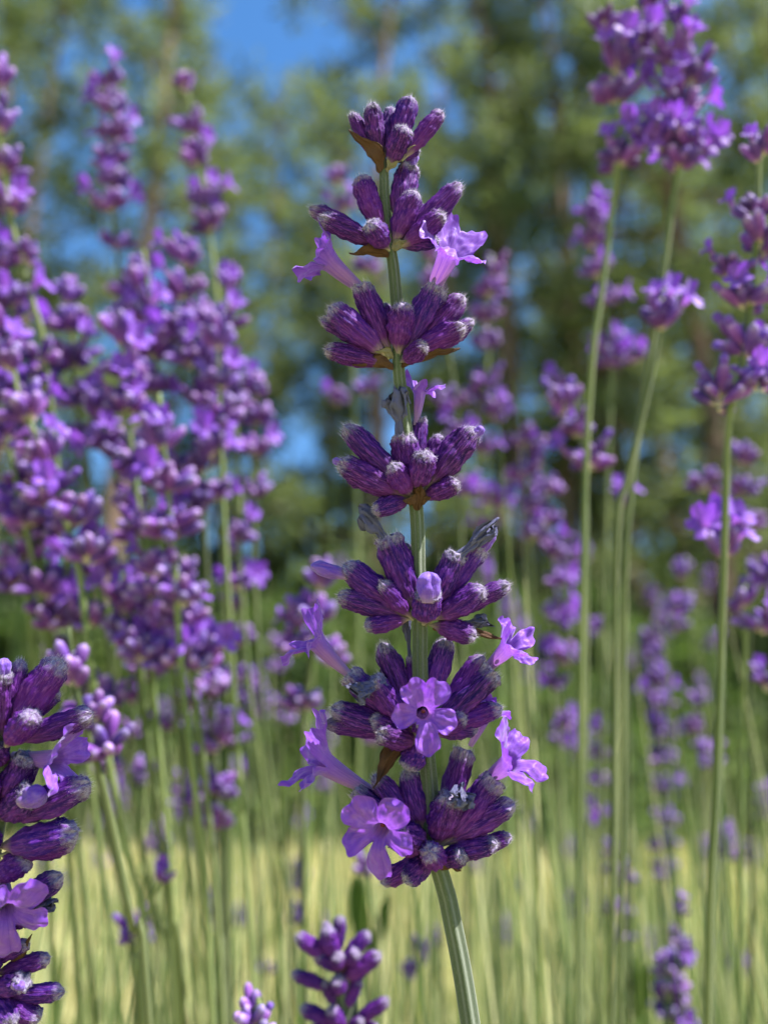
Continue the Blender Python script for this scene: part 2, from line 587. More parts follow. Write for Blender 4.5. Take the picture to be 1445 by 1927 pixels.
def wither_mesh(name, seed):
    """shrivelled corolla: a creased tube 1 long with curled rags at its end"""
    r = np.random.default_rng(seed)
    nu, nv = 48, 40
    t = np.linspace(0, 1, nv)
    th = np.linspace(0, 2 * math.pi, nu, endpoint=False)
    TT, TH = np.meshgrid(t, th, indexing='ij')
    rr = lerp_profile([(0, .26), (.4, .22), (.62, .30), (.8, .44), (.93, .50), (1, .30)], t)
    RR = np.repeat(rr[:, None], nu, 1)
    fold = np.abs(np.sin(3.5 * TH + 1.3 * TT + seed))
    RR = RR * (0.68 + 0.42 * fold + 0.55 * np.clip((TT - .55) * 2, 0, 1) * (np.cos(5 * TH + seed) * .5))
    V = np.stack([RR * np.cos(TH), RR * np.sin(TH), TT + 0.12 * np.clip(TT - .6, 0, 1) * np.cos(5 * TH + seed)], -1).reshape(-1, 3)
    tt = TT.ravel()
    nz = np.stack([vnoise(V, 3.1, seed + 5.1), vnoise(V, 3.4, seed + 9.2), vnoise(V, 3.0, seed + 14.3)], 1)
    nz2 = np.stack([vnoise(V, 8.1, seed + 5.1), vnoise(V, 8.4, seed + 9.2), vnoise(V, 8.0, seed + 14.3)], 1)
    V = V + nz * (0.10 + 0.45 * np.clip(tt - .35, 0, 1))[:, None] + nz2 * (0.03 + 0.24 * np.clip(tt - .4, 0, 1))[:, None]
    U = np.stack([TH.ravel() / (2 * math.pi), tt], 1)
    F = grid_faces(nu, nv)
    F.append(tuple(range((nv - 1) * nu, nv * nu)))
    return mesh_np(name, V, F, [M_WITHER], True, None, {'t': tt}, U)

def bract_mesh(name, seed, mat, curl=0.75):
    """papery pointed bract: unit long on +Z, unit wide on X, cupped to +Y"""
    nu, nv = 17, 26
    u = np.linspace(-1, 1, nu)
    t = np.linspace(0, 1, nv)
    TT, UU = np.meshgrid(t, u, indexing='ij')
    w = 0.5 * np.interp(TT, [0, .1, .3, .5, .72, .88, 1], [.22, .55, .98, .92, .42, .12, .015])
    X = w * UU
    Y = curl * (UU ** 2) * w * 1.3 + 0.12 * np.sin(TT * 3.0) + 0.03 * np.cos(UU * 11)
    V = np.stack([X, Y, TT], -1).reshape(-1, 3)
    V[:, 1] += vnoise(V, 4, seed) * .26 + .025 * np.cos(UU.ravel() * 14)
    V[:, 0] += vnoise(V, 5, seed + 3) * .06
    Vb = V - [0, 0.018, 0]
    F = grid_faces(nu, nv, False)
    n = len(V)
    F = F + [tuple(n + i for i in f[::-1]) for f in F]
    for j in range(nv - 1):
        for e in (0, nu - 1):
            a, b = j * nu + e, (j + 1) * nu + e
            F.append((a, b, b + n, a + n))
    V = np.vstack([V, Vb])
    return mesh_np(name, V, F, [mat], True)

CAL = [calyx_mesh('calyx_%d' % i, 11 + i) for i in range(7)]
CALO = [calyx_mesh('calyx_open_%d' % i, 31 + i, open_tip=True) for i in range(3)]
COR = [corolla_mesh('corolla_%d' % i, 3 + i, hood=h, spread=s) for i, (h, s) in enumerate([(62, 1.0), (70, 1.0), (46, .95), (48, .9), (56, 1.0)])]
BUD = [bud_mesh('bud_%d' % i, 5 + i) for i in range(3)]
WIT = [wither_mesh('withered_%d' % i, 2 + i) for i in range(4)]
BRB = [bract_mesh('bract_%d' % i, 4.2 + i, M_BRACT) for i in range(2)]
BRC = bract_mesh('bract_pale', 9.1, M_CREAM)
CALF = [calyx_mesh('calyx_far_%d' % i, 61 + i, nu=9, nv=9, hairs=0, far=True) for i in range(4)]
CORF = [corolla_mesh('corolla_far_%d' % i, 43 + i, far=True) for i in range(2)]
BUDF = [bud_mesh('bud_far', 8, True)]

# ------------------------------------------------------------------ stems
def square(th):
    return 0.80 + 0.30 * np.abs(np.cos(2 * th)) ** 3 - 0.06 * np.abs(np.sin(2 * th)) ** 6

def stem_object(root, pts, radii, mat, nu=12, seg=8, hairs=0, name='stem', shape=square):
    P = catmull([(*p, r) for p, r in zip(pts, radii)], seg)
    V, F, U = sweep(P[:, :3], P[:, 3], nu, shape)
    MI = [0] * len(F)
    T = np.full(len(V), 0.1)
    mats = [mat, M_FUZZ]
    if hairs:
        r = np.random.default_rng(5)
        lim = int(len(P) * nu * 1.0)
        nv_, nf = [], []
        k0 = len(V)
        centre = np.repeat(P[:, :3], nu, axis=0)
        hi = [i for i in range(lim) if P[i // nu, 2] > 0.585]
        for k in range(hairs):
            i = hi[r.integers(0, len(hi) - nu)]
            j = i + (nu if r.random() < .5 else 1)
            f = r.random()
            q = V[i] * (1 - f) + V[min(j, len(V) - 1)] * f
            n_ = q - centre[i]
            n_ /= np.linalg.norm(n_) + 1e-12
            d = n_ + r.normal(0, .4, 3)
            d /= np.linalg.norm(d)
            Lh = r.uniform(.00012, .00030)
            s = np.cross(d, r.normal(0, 1, 3)); s /= np.linalg.norm(s)
            nv_ += [q - s * 1.6e-5, q + s * 1.6e-5, q + d * Lh]
            nf.append((k0 + 3 * k, k0 + 3 * k + 1, k0 + 3 * k + 2))
        V = np.vstack([V, np.array(nv_)]); F = F + nf; MI += [1] * len(nf)
        T = np.concatenate([T, np.full(len(nv_), .1)]); U = np.vstack([U, np.zeros((len(nv_), 2))])
    off = np.array(WORLD[root.name].translation)
    me = mesh_np(name, V - off, F, mats, True, MI, {'t': T}, U)
    return part(name, me, root, Matrix.Translation(Vector(off)))

# ------------------------------------------------------------------ detailed spikes
MM = D0 / FPX                       # metres per photo pixel at the sharp spike

class Zoom:
    """reads points from an enlarged crop of the photograph"""
    def __init__(self, x, y, f, D):
        self.x, self.y, self.f, self.D = x, y, f, D
    def p(self, zx, zy, dz=0):
        return at(self.x + zx / self.f, self.y + zy / self.f, self.D, dz)
    def w(self, zw):
        return zw / self.f * self.D / FPX

ci = 0
def put_calyx(root, Z, bx, by, tx, ty, w, dz=0, db=None, kind='c', label=None):
    """a calyx from base to tip; kind c closed, o open"""
    global ci
    ci += 1
    if db is None:
        db = dz * 0.15
    p0, p1 = Z.p(bx, by, db), Z.p(tx, ty, dz)
    d = p1 - p0
    ww = Z.w(w) * random.uniform(.87, .98)
    L = d.length
    # seen end-on a calyx keeps its length
    me = (CALO if kind == 'o' else CAL)
    me = me[ci % len(me)]
    m = frame(p0, d, Vector((math.sin(ci * 2.1), math.cos(ci * 1.3), .3)), ww, ww * random.uniform(.88, 1.08), L * random.uniform(.94, 1.03))
    o = part('calyx', me, root, m, label=label)
    return o, p1, d.normalized()

def put_corolla(cal, Z, mx, my, mz, ax, ay, az, ux, uy, uz, size, which):
    """mouth at (mx,my,mz), axis (ax right, ay down, az toward camera), upper lip direction likewise"""
    def vec(a, b, c):
        return RT * a - UP * b - FW * c
    m = frame(Z.p(mx, my, mz), vec(ax, ay, az), vec(ux, uy, uz), Z.w(size), Z.w(size), Z.w(size))
    return part('corolla', COR[which], cal, m @ Matrix.Scale(1.18, 4))

def put_tip(cal, Z, bx, by, tx, ty, w, dz, kind, which=0, db=None, name=None):
    p0, p1 = Z.p(bx, by, dz if db is None else db), Z.p(tx, ty, dz)
    d = p1 - p0
    me = BUD[which % 3] if kind == 'bud' else WIT[which % 4]
    m = frame(p0, d, Vector((.3, .8, .4)), Z.w(w) * .84, Z.w(w) * .84, d.length)
    return part(name or ('petal_bud' if kind == 'bud' else 'withered_corolla'), me, cal, m)

def put_bract(root, Z, bx, by, tx, ty, w, dz, me, face=(0, -1, 0.6), label=None):
    p0, p1 = Z.p(bx, by, dz * .3), Z.p(tx, ty, dz)
    d = p1 - p0
    m = frame(p0, d, RT * face[0] - UP * face[1] - FW * face[2], Z.w(w) * .78, Z.w(w) * .78, d.length)
    return part('bract', me, root, m, label=label)

def ground_of(p, lean=(0, 0)):
    return Vector((p.x + lean[0], p.y + lean[1], 0))

# the sharp spike ---------------------------------------------------
base = at(885, 1927, D0)
g0 = Vector((base.x + 0.075, base.y + 0.10, 0.0))
hero = root_thing('lavender_flower_spike', 'tall sharp lavender spike in the middle with velvety buds and open lilac flowers', 'lavender', g0)
HP = [(722, 300), (724, 373), (732, 452), (740, 500), (748, 596), (750, 691), (758, 764), (783, 954), (787, 1075), (790, 1179), (791, 1277), (803, 1419), (809, 1494), (811, 1580), (834, 1662), (848, 1720), (885, 1927)]
HW = [16, 17, 18, 20, 21, 21, 22, 24, 25, 26, 27, 28, 29, 29, 31, 32, 34]
pts = [at(x, y, D0) for x, y in HP]
rad = [w * MM / 2 for w in HW]
lastd = (pts[-1] - pts[-2]).normalized()
for k in (0.06, 0.18, 0.36, 1.0):
    q = pts[len(HP) - 1].lerp(g0, k)
    q = q + lastd * 0.04 * (1 - k) * k
    pts.append(q)
    rad.append(rad[-1] * 1.03)
stem_object(hero, pts, rad, M_STEM, nu=48, seg=9, hairs=2500)

Z1 = Zoom(520, 150, 1445 / 460, D0)
Z2 = Zoom(520, 660, 1445 / 500, D0)
Z3 = Zoom(520, 1120, 1445 / 540, D0)
K = lambda *a, **k: put_calyx(hero, *a, **k)
# whorl 1
K(Z1, 600, 505, 445, 198, 100, -14)
K(Z1, 625, 485, 560, 128, 125, 14)
K(Z1, 640, 470, 685, 145, 100, -24)
K(Z1, 680, 430, 800, 86, 145, -4)
K(Z1, 660, 522, 768, 262, 140, 40)
K(Z1, 740, 480, 972, 195, 120, -6)
K(Z1, 650, 480, 840, 420, 90, -30)
put_bract(hero, Z1, 620, 540, 425, 300, 150, 22, BRB[0], (1, -.6, -.5))
put_bract(hero, Z1, 655, 545, 822, 385, 110, 30, BRC, (-.7, -.9, -.5))
# whorl 2
K(Z1, 645, 940, 490, 556, 160, -6)
K(Z1, 640, 1000, 185, 750, 118, -16)
K(Z1, 650, 1000, 255, 815, 120, 22)
K(Z1, 668, 1010, 545, 845, 150, 52, db=6)
K(Z1, 690, 990, 825, 645, 165, 18)
o, p, d = K(Z1, 700, 860, 790, 510, 165, -28, kind='o')
put_tip(o, Z1, 790, 540, 828, 430, 70, -28, 'bud', 1)
K(Z1, 720, 980, 1100, 605, 140, -12)
K(Z1, 715, 995, 1005, 785, 130, 30)
K(Z1, 710, 990, 955, 950, 105, 4)
K(Z1, 690, 960, 900, 760, 130, -22)
put_bract(hero, Z1, 665, 1040, 430, 1030, 130, 26, BRB[1], (0, -1, -.7))
put_bract(hero, Z1, 680, 1020, 790, 950, 90, 22, BRC, (0, -1, -.6))
# whorl 3
K(Z1, 665, 1655, 318, 1345, 180, 16)
K(Z1, 660, 1640, 245, 1400, 120, -12)
K(Z1, 670, 1680, 285, 1590, 130, 8)
o, p, d = K(Z1, 680, 1640, 495, 1215, 155, 2, kind='o')
put_corolla(o, Z1, 330, 1085, -2, -.72, -.66, .10, .66, -.80, -.35, 205, 3)
K(Z1, 690, 1560, 640, 1320, 85, -26)
K(Z1, 722, 1640, 748, 1310, 155, 36)
o, p, d = K(Z1, 740, 1650, 950, 1225, 165, 0, kind='o')
put_corolla(o, Z1, 1010, 1050, 6, .42, -.84, .42, .10, -.35, -.95, 215, 4)
K(Z1, 780, 1620, 1100, 1285, 140, -22)
K(Z1, 730, 1650, 1112, 1455, 140, 16)
K(Z1, 860, 1640, 1175, 1412, 112, -10)
K(Z1, 730, 1670, 880, 1565, 125, 48)
put_bract(hero, Z1, 690, 1700, 450, 1690, 120, 20, BRB[0], (0, -1, -.7))
put_bract(hero, Z1, 740, 1700, 1085, 1590, 120, 20, BRB[1], (-.2, -1, -.7))
put_bract(hero, Z1, 690, 1650, 580, 1610, 90, 20, BRC, (0, -1, -.6))
# whorl 4
o, p, d = K(Z2, 765, 640, 785, 360, 105, -20, kind='o')
put_corolla(o, Z2, 775, 240, -18, .06, -.98, -.15, -.9, -.1, -.3, 118, 2)
o, p, d = K(Z2, 740, 740, 680, 450, 140, -2, kind='o')
put_tip(o, Z2, 682, 480, 655, 258, 150, 0, 'wither', 0)
K(Z2, 740, 780, 378, 412, 145, -10)
o, p, d = K(Z2, 735, 800, 330, 600, 155, 10)
put_tip(o, Z2, 370, 620, 305, 592, 55, 10, 'bud', 0)
K(Z2, 745, 760, 722, 470, 115, 16)
K(Z2, 745, 800, 625, 610, 135, 42)
K(Z2, 765, 780, 812, 548, 155, 50, db=10)
K(Z2, 790, 740, 890, 450, 110, -24)
o, p, d = K(Z2, 800, 770, 1075, 430, 175, -4)
put_tip(o, Z2, 1060, 470, 1125, 415, 70, 2, 'bud', 2)
K(Z2, 780, 810, 992, 715, 115, 24)
K(Z2, 745, 805, 530, 870, 110, 22)
put_bract(hero, Z2, 768, 870, 785, 715, 110, 44, BRB[1], (0, -.2, -1))
put_bract(hero, Z2, 760, 850, 690, 820, 120, 40, BRB[0], (0, -1, -.7))
put_bract(hero, Z2, 775, 850, 840, 800, 80, 30, BRB[0], (0, -1, -.7))
# whorl 5
o, p, d = K(Z2, 760, 1440, 605, 1015, 175, -4, kind='o')
put_tip(o, Z2, 615, 1050, 475, 895, 120, -2, 'wither', 1)
K(Z2, 755, 1400, 700, 1030, 100, -20)
o, p, d = K(Z2, 745, 1450, 350, 1145, 165, -8)
put_tip(o, Z2, 390, 1225, 185, 1165, 105, -4, 'bud', 1)
K(Z2, 740, 1460, 325, 1325, 145, 4)
K(Z2, 745, 1465, 560, 1250, 112, 36)
K(Z2, 735, 1455, 465, 1500, 112, 18)
o, p, d = K(Z2, 800, 1490, 828, 1300, 160, 52, db=14, kind='o')
put_tip(o, Z2, 822, 1370, 826, 1200, 160, 54, 'bud', 2)
o, p, d = K(Z2, 815, 1440, 985, 1090, 160, 2, kind='o')
put_tip(o, Z2, 975, 1130, 1160, 970, 115, 6, 'wither', 2)
o, p, d = K(Z2, 830, 1440, 1100, 1080, 135, -14, kind='o')
put_tip(o, Z2, 1090, 1110, 1185, 975, 90, -12, 'bud', 0)
K(Z2, 830, 1470, 1145, 1280, 145, 22)
K(Z2, 880, 1470, 1280, 1262, 125, -2)
o, p, d = K(Z2, 830, 1490, 1100, 1560, 122, 22)
put_tip(o, Z2, 980, 1490, 1130, 1470, 90, 0, 'wither', 3)
put_bract(hero, Z2, 850, 1510, 1225, 1570, 110, 14, BRB[0], (0, -.7, -1), label='long papery golden bract pointing right')
put_bract(hero, Z2, 800, 1500, 720, 1420, 80, 24, BRC, (0, -1, -.7))
put_bract(hero, Z2, 810, 1500, 930, 1400, 80, 24, BRC, (0, -1, -.7))
# whorl 6
o, p, d = K(Z3, 700, 690, 345, 385, 140, -8, kind='o')
put_corolla(o, Z3, 215, 245, -6, -.62, -.74, .12, .5, -.8, -.3, 168, 2)
o, p, d = K(Z3, 700, 680, 480, 420, 140, 26, kind='o')
put_tip(o, Z3, 545, 440, 405, 490, 120, 48, 'wither', 3, db=28)
K(Z3, 690, 640, 530, 245, 120, -14)
o = K(Z3, 700, 560, 668, 300, 52, -20, kind='o')[0]
put_tip(o, Z3, 672, 320, 655, 130, 46, -20, 'wither', 1)
K(Z3, 760, 600, 855, 225, 135, -24)
K(Z3, 800, 640, 1035, 310, 125, -14)
o, p, d = K(Z3, 770, 680, 1088, 385, 145, 0, kind='o')
put_corolla(o, Z3, 1160, 270, 10, .48, -.66, .55, .10, -.55, .80, 150, 3)
K(Z3, 780, 690, 1148, 560, 112, 14)
K(Z3, 770, 700, 965, 605, 115, 26)
K(Z3, 775, 700, 1022, 665, 112, 6)
K(Z3, 700, 700, 272, 565, 132, 8)
K(Z3, 700, 710, 262, 650, 95, -4)
K(Z3, 720, 740, 500, 690, 135, 46)
K(Z3, 715, 700, 475, 625, 110, 30)
K(Z3, 725, 720, 655, 880, 118, 28)
o, p, d = K(Z3, 745, 700, 745, 610, 150, 46, db=10, kind='o')
put_corolla(o, Z3, 742, 590, 86, .02, -.22, .97, .06, -1, .1, 178, 0)
put_bract(hero, Z3, 650, 730, 488, 975, 130, 28, BRB[1], (0, -.4, -1), label='dark brown pointed bract hanging down')
# whorl 7
o, p, d = K(Z3, 760, 1240, 395, 985, 115, -10, kind='o')
put_corolla(o, Z3, 255, 850, 0, -.74, -.60, .28, .62, -.78, .25, 205, 3)
K(Z3, 750, 1210, 480, 895, 125, -6)
K(Z3, 755, 1200, 660, 880, 125, -10)
o, p, d = K(Z3, 770, 1260, 590, 1190, 165, 26, kind='o')
put_corolla(o, Z3, 525, 1180, 72, -.24, .04, .97, .0, -1, .08, 196, 1)
o, p, d = K(Z3, 800, 1270, 890, 1000, 155, 30, kind='o')
put_tip(o, Z3, 880, 1060, 950, 1010, 130, 56, 'wither', 0, db=30)
o, p, d = K(Z3, 800, 1250, 945, 790, 150, -24, kind='o')
put_corolla(o, Z3, 1050, 600, -30, .38, -.90, .0, -.5, -.4, .6, 120, 4)
o, p, d = K(Z3, 810, 1270, 1095, 930, 170, -4, kind='o')
put_corolla(o, Z3, 1165, 845, 8, .50, -.62, .55, -.15, -.65, .55, 175, 4)
K(Z3, 810, 1270, 1205, 1040, 135, 4)
K(Z3, 810, 1300, 1130, 1245, 125, 20)
K(Z3, 900, 1290, 1185, 1215, 85, 0)
K(Z3, 810, 1350, 770, 1290, 130, 66, db=8)
K(Z3, 820, 1340, 945, 1310, 112, 50)
K(Z3, 790, 1290, 525, 1448, 115, 12)
K(Z3, 790, 1300, 635, 1450, 125, 36)
put_bract(hero, Z3, 820, 1380, 930, 1390, 80, 36, BRB[0], (0, -1, -.7))

# near spike at the left edge ------------------------------------------
DL = 0.117
Z4 = Zoom(0, 1180, 1445 / 560, DL)
gl = at(-30, 1927, DL)
gl = Vector((gl.x - 0.02, gl.y + 0.12, 0))
left = root_thing('lavender_flower_spike', 'close fuzzy lavender spike cut off by the left edge, lower half', 'lavender', gl)
lp = [Z4.p(-10, 430), Z4.p(10, 600), Z4.p(10, 800), Z4.p(-30, 1050), Z4.p(-60, 1300), Z4.p(-60, 1600), Z4.p(-70, 1927)]
lr = [0.0009, .00100, .00105, .0011, .0012, .0013, .0013]
lp += [lp[-1].lerp(gl, .35), gl]
lr += [.0014, .0015]
stem_object(left, lp, lr, M_STEM, nu=24, seg=8, hairs=2500)
K = lambda *a, **k: put_calyx(left, *a, **k)
o = K(Z4, 0, 560, 20, 215, 125, 16, kind='o')[0]
put_tip(o, Z4, 20, 250, 20, 150, 95, 16, 'bud', 0)
K(Z4, 20, 540, 105, 150, 100, -10)
K(Z4, 40, 540, 300, 155, 165, -4)
K(Z4, 60, 500, 290, 300, 110, -22)
K(Z4, 20, 590, 165, 420, 165, 44, db=16)
K(Z4, 40, 560, 445, 420, 130, 14)
K(Z4, -10, 700, -40, 560, 150, 20)
o = K(Z4, -5, 880, 150, 610, 150, 0, kind='o')[0]
put_corolla(o, Z4, 265, 640, 10, .90, -.10, .40, -.15, -.9, .4, 175, 4)
o = K(Z4, -20, 930, 165, 800, 150, 40, kind='o')[0]
put_tip(o, Z4, 100, 850, 225, 800, 140, 46, 'bud', 1)
K(Z4, -10, 940, 440, 755, 155, 14)
K(Z4, -20, 1070, 385, 990, 150, 26)
K(Z4, 0, 1110, 372, 1030, 140, 2)
K(Z4, -30, 1240, 140, 1120, 130, 10)
K(Z4, -20, 1420, 300, 1205, 115, -4)
o = K(Z4, -40, 1430, 150, 1400, 120, -20, kind='o')[0]
put_tip(o, Z4, 120, 1390, 250, 1340, 90, -16, 'wither', 2)
o = K(Z4, -60, 1350, -10, 1330, 150, 30, kind='o')[0]
put_corolla(o, Z4, 30, 1370, 50, .45, .25, .85, .2, -1, .3, 205, 1)
K(Z4, -60, 1640, 145, 1530, 95, 10)
K(Z4, -30, 1690, 258, 1600, 100, 4)
o = K(Z4, -60, 1780, 120, 1720, 115, 34, kind='o')[0]
put_tip(o, Z4, 60, 1740, 125, 1745, 60, 44, 'bud', 2)
K(Z4, -20, 1780, 312, 1770, 100, 8)
K(Z4, -30, 1790, 190, 1900, 120, 14)
K(Z4, -40, 1830, 90, 1940, 120, 30)
K(Z4, -50, 1760, 60, 1930, 130, 44)
put_bract(left, Z4, 60, 1620, 155, 1490, 60, 20, BRB[0], (1, 0, -.5))
for k in range(26):     # the side of the spike beyond the frame edge
    y = (560, 900, 1100, 1400, 1700, 1790)[k % 6]
    a = random.uniform(1.7, 4.6)
    K(Z4, -15 - y * .02, y, -30 + 260 * math.cos(a), y - random.uniform(0, 260), 130, 45 * math.sin(a))

# small spike in front of the grass, bottom middle ----------------------
DS = 0.165
Z5 = Zoom(400, 1600, 1445 / 600, DS)
gs = at(660, 1927, DS); gs = Vector((gs.x + .01, gs.y + .13, 0))
small = root_thing('lavender_flower_spike', 'short slightly blurred lavender spike of closed buds below the main spike, at the bottom edge', 'lavender', gs)
sp = [Z5.p(565, 420), Z5.p(572, 560), Z5.p(585, 700), Z5.p(608, 800), Z5.p(640, 1000)]
sp += [sp[-1].lerp(gs, .4), gs]
stem_object(small, sp, [.0006, .0007, .00085, .0009, .001, .0011, .0012], M_STEM, nu=16, seg=6)
K = lambda *a, **k: put_calyx(small, *a, **k)
for a in [(560, 500, 577, 305, 68, -6), (550, 480, 510, 325, 55, -20), (555, 500, 520, 350, 90, 14), (550, 500, 382, 390, 72, 4), (575, 500, 712, 372, 72, -8),
          (575, 520, 655, 460, 72, 30), (570, 600, 760, 470, 75, 4), (570, 540, 572, 470, 80, 36), (560, 540, 450, 430, 70, -20), (560, 640, 360, 558, 62, 4),
          (575, 650, 566, 580, 78, 40), (560, 720, 508, 595, 55, 20), (600, 740, 660, 580, 70, -14), (590, 800, 392, 710, 72, 2), (610, 800, 795, 675, 72, 8),
          (600, 820, 535, 715, 85, 30), (610, 820, 680, 770, 60, 34), (600, 830, 450, 800, 70, 10), (615, 830, 760, 800, 70, -10), (590, 560, 470, 470, 70, 10), (570, 590, 640, 520, 70, -20),
          (555, 520, 460, 480, 60, -24), (600, 690, 700, 480, 60, -24)]:
    K(Z5, *a)
put_bract(small, Z5, 600, 830, 560, 770, 60, 40, BRC, (0, -1, -.7))
put_bract(small, Z5, 590, 560, 560, 500, 60, 20, BRB[0], (0, -1, -.7))

# ------------------------------------------------------------------ blurred spikes behind
def bg_spike(label, D, path, whorls, foot, seed, flowers=0.1, group='lavender spikes out of focus behind the sharp one', size=1.0, leaf=None, dense=9, stemw=0.00135, bright=None, far=False):
    """path: (x, y) pixels of the stem from the top whorl down to the picture's bottom; whorls: (x, y) seats of the whorls;
    foot: (x, y) metres from the stem's lowest pixel to where it leaves the ground"""
    r = random.Random(seed)
    P = [at(x, y, D) for x, y in path]
    g = Vector((P[-1].x + foot[0], P[-1].y + foot[1], 0))
    root = root_thing('lavender_flower_spike', label, 'lavender', g, group)
    n = len(P)
    P2 = P + [P[-1].lerp(g, .3) + (P[-1] - P[-2]).normalized() * .015, P[-1].lerp(g, .65), g]
    rr = [stemw * .32 + stemw * .22 * min(1, i / 3) for i in range(len(P2))]
    stem_object(root, P2, rr, M_STEM_FAR, nu=7 if not far else 5, seg=4, shape=None)
    for wi, wp in enumerate(whorls):
        c = at(wp[0], wp[1], D)
        # local stem direction
        k = min(range(n - 1), key=lambda i: abs((path[i][1] + path[i + 1][1]) / 2 - wp[1])) if n > 1 else 0
        ax = (P[k] - P[min(k + 1, n - 1)]).normalized() if n > 1 else UP
        sc = (wp[2] if len(wp) > 2 else 1.0) * size * 1.07
        nb = dense + r.randint(2, 6)
        if wi == 0:
            nb = max(5, nb - 2)
        e1 = ax.orthogonal().normalized()
        e2 = ax.cross(e1)
        a0 = r.uniform(0, 6.28)
        verts_done = []
        for b in range(nb):
            a = a0 + b * 2.399 + r.uniform(-.25, .25)
            tilt = r.uniform(R(25), R(78)) if wi else r.uniform(R(5), R(50))
            d = ax * math.cos(tilt) + (e1 * math.cos(a) + e2 * math.sin(a)) * math.sin(tilt)
            L = 0.0066 * sc * r.uniform(.6, 1.15)
            w = 0.0023 * sc * r.uniform(.85, 1.15)
            p0 = c + ax * r.uniform(-.0010, .0022) + d * .0004
            m = frame(p0, d, e1, w, w, L)
            fl = r.random()
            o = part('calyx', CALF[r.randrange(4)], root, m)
            if fl < flowers or (bright and b < bright.get(wi, 0)):
                s = .0034 * sc * r.uniform(.85, 1.15)
                tilt_d = (d + Vector((r.uniform(-.3, .3), r.uniform(-.9, -.1), r.uniform(-.1, .3)))).normalized()
                part('corolla', CORF[r.randrange(2)], o, frame(p0 + d * L * 1.0 + tilt_d * s * .55, tilt_d, ax, s, s, s))
            elif fl < flowers + .08:
                part('petal_bud', BUDF[0], o, frame(p0 + d * L * .85, d, e1, w * .8, w * .8, L * .4))
    if leaf:
        for (x, y, dx, dy, ln, wd) in leaf:
            p = at(x, y, D)
            d = RT * dx - UP * dy - FW * .15
            part('leaf', LEAF, root, frame(p, d, -FW + UP * .5, wd, wd, ln))
    return root

def leaf_mesh():
    nu, nv = 5, 12
    u = np.linspace(-1, 1, nu); t = np.linspace(0, 1, nv)
    TT, UU = np.meshgrid(t, u, indexing='ij')
    w = 0.5 * np.interp(TT, [0, .15, .5, .8, 1], [.25, .7, 1, .75, .05])
    V = np.stack([w * UU, .35 * w * UU ** 2 + .12 * TT ** 2, TT], -1).reshape(-1, 3)
    F = grid_faces(nu, nv, False)
    n = len(V)
    V2 = V - [0, .03, 0]
    F = F + [tuple(n + i for i in f[::-1]) for f in F]
    for j in range(nv - 1):
        for e in (0, nu - 1):
            F.append((j * nu + e, (j + 1) * nu + e, (j + 1) * nu + e + n, j * nu + e + n))
    return mesh_np('leaf', np.vstack([V, V2]), F, [M_LEAF], True)
LEAF = leaf_mesh()

S = bg_spike
# left bed
S('dense blurred lavender spike rising above the left mass against tree trunk and sky', .27, [(210, 130), (212, 260), (215, 400), (232, 560), (262, 760), (300, 1100), (360, 1500), (410, 1927)],
  [(210, 175), (212, 215), (214, 265), (212, 312), (214, 355), (214, 395), (222, 470, .9), (236, 560, .9), (245, 610)], (.03, .25), 1, .05, bright={4: 2, 3: 1, 5: 2}, dense=12)
S('blurred lavender spike with well spaced whorls and one violet bloom, second from the left skyline', .27, [(348, 130), (362, 230), (378, 330), (395, 440), (408, 560), (415, 700), (420, 1000), (430, 1400), (440, 1927)],
  [(350, 175, .8), (362, 250), (372, 310, .9), (385, 390, .9), (398, 440), (408, 620)], (.02, .25), 2, .04, bright={3: 1, 4: 1}, dense=10)
S('blurred lavender spike at the very left edge with its pale stem crossing downwards', .22, [(-10, 120), (5, 300), (25, 430), (60, 560), (85, 660), (110, 900), (150, 1300), (230, 1927)],
  [(-5, 170), (0, 250), (8, 330), (20, 400, .9), (50, 495, .8), (75, 690)], (.05, .25), 3, .06, dense=9)
S('blurred lavender spike with bright violet bloom beside a lone petal right of the left mass', .25, [(438, 500), (428, 600), (440, 760), (450, 900), (452, 1060), (470, 1300), (510, 1600), (530, 1927)],
  [(432, 545, .8), (420, 620), (430, 700, .9), (440, 770), (478, 850, .9), (452, 1020, .9), (446, 1110, .9)], (.02, .25), 4, .05, bright={0: 2, 1: 2}, dense=8)
S('dark violet blurred spike at the right border of the left lavender mass', .26, [(482, 690), (480, 800), (478, 900), (480, 1100), (500, 1400), (540, 1700), (560, 1927)],
  [(482, 745, 1), (484, 800, .9), (480, 860, .9), (476, 935, .8)], (.02, .2), 5, .02, dense=9)
S('thick blurred spike in the heart of the left mass with lit violet crown', .205, [(300, 740), (310, 850), (320, 960), (330, 1080), (345, 1300), (380, 1600), (400, 1927)],
  [(300, 850, 1.1), (310, 930, 1.1), (325, 1010), (300, 1085), (345, 1140), (262, 1240, .9)], (.02, .2), 6, .1, dense=13, bright={0: 2})
S('blurred lavender spike below the left mass ending in lone whorls on a pale stem', .235, [(345, 1040), (350, 1180), (380, 1280), (400, 1400), (400, 1560), (410, 1750), (425, 1927)],
  [(345, 1110), (385, 1230, 1.1), (400, 1310, 1.1), (412, 1410), (410, 1495), (398, 1560)], (.01, .2), 7, .03, dense=10)
S('blurred spike whose longest lit buds spread like a star above the near left spike', .17, [(130, 1180), (140, 1280), (165, 1380), (200, 1500), (250, 1750), (280, 1927)],
  [(140, 1290, 1), (175, 1360, .9), (205, 1420, .9)], (.02, .2), 8, 0, dense=9, bright=None)
S('small faded spike with a single violet petal over the yellow grass, lower left', .21, [(318, 1590), (300, 1660), (262, 1760), (255, 1840), (270, 1927)],
  [(300, 1665, .6), (250, 1765, .8)], (.02, .2), 9, .0, dense=5, bright={0: 1})
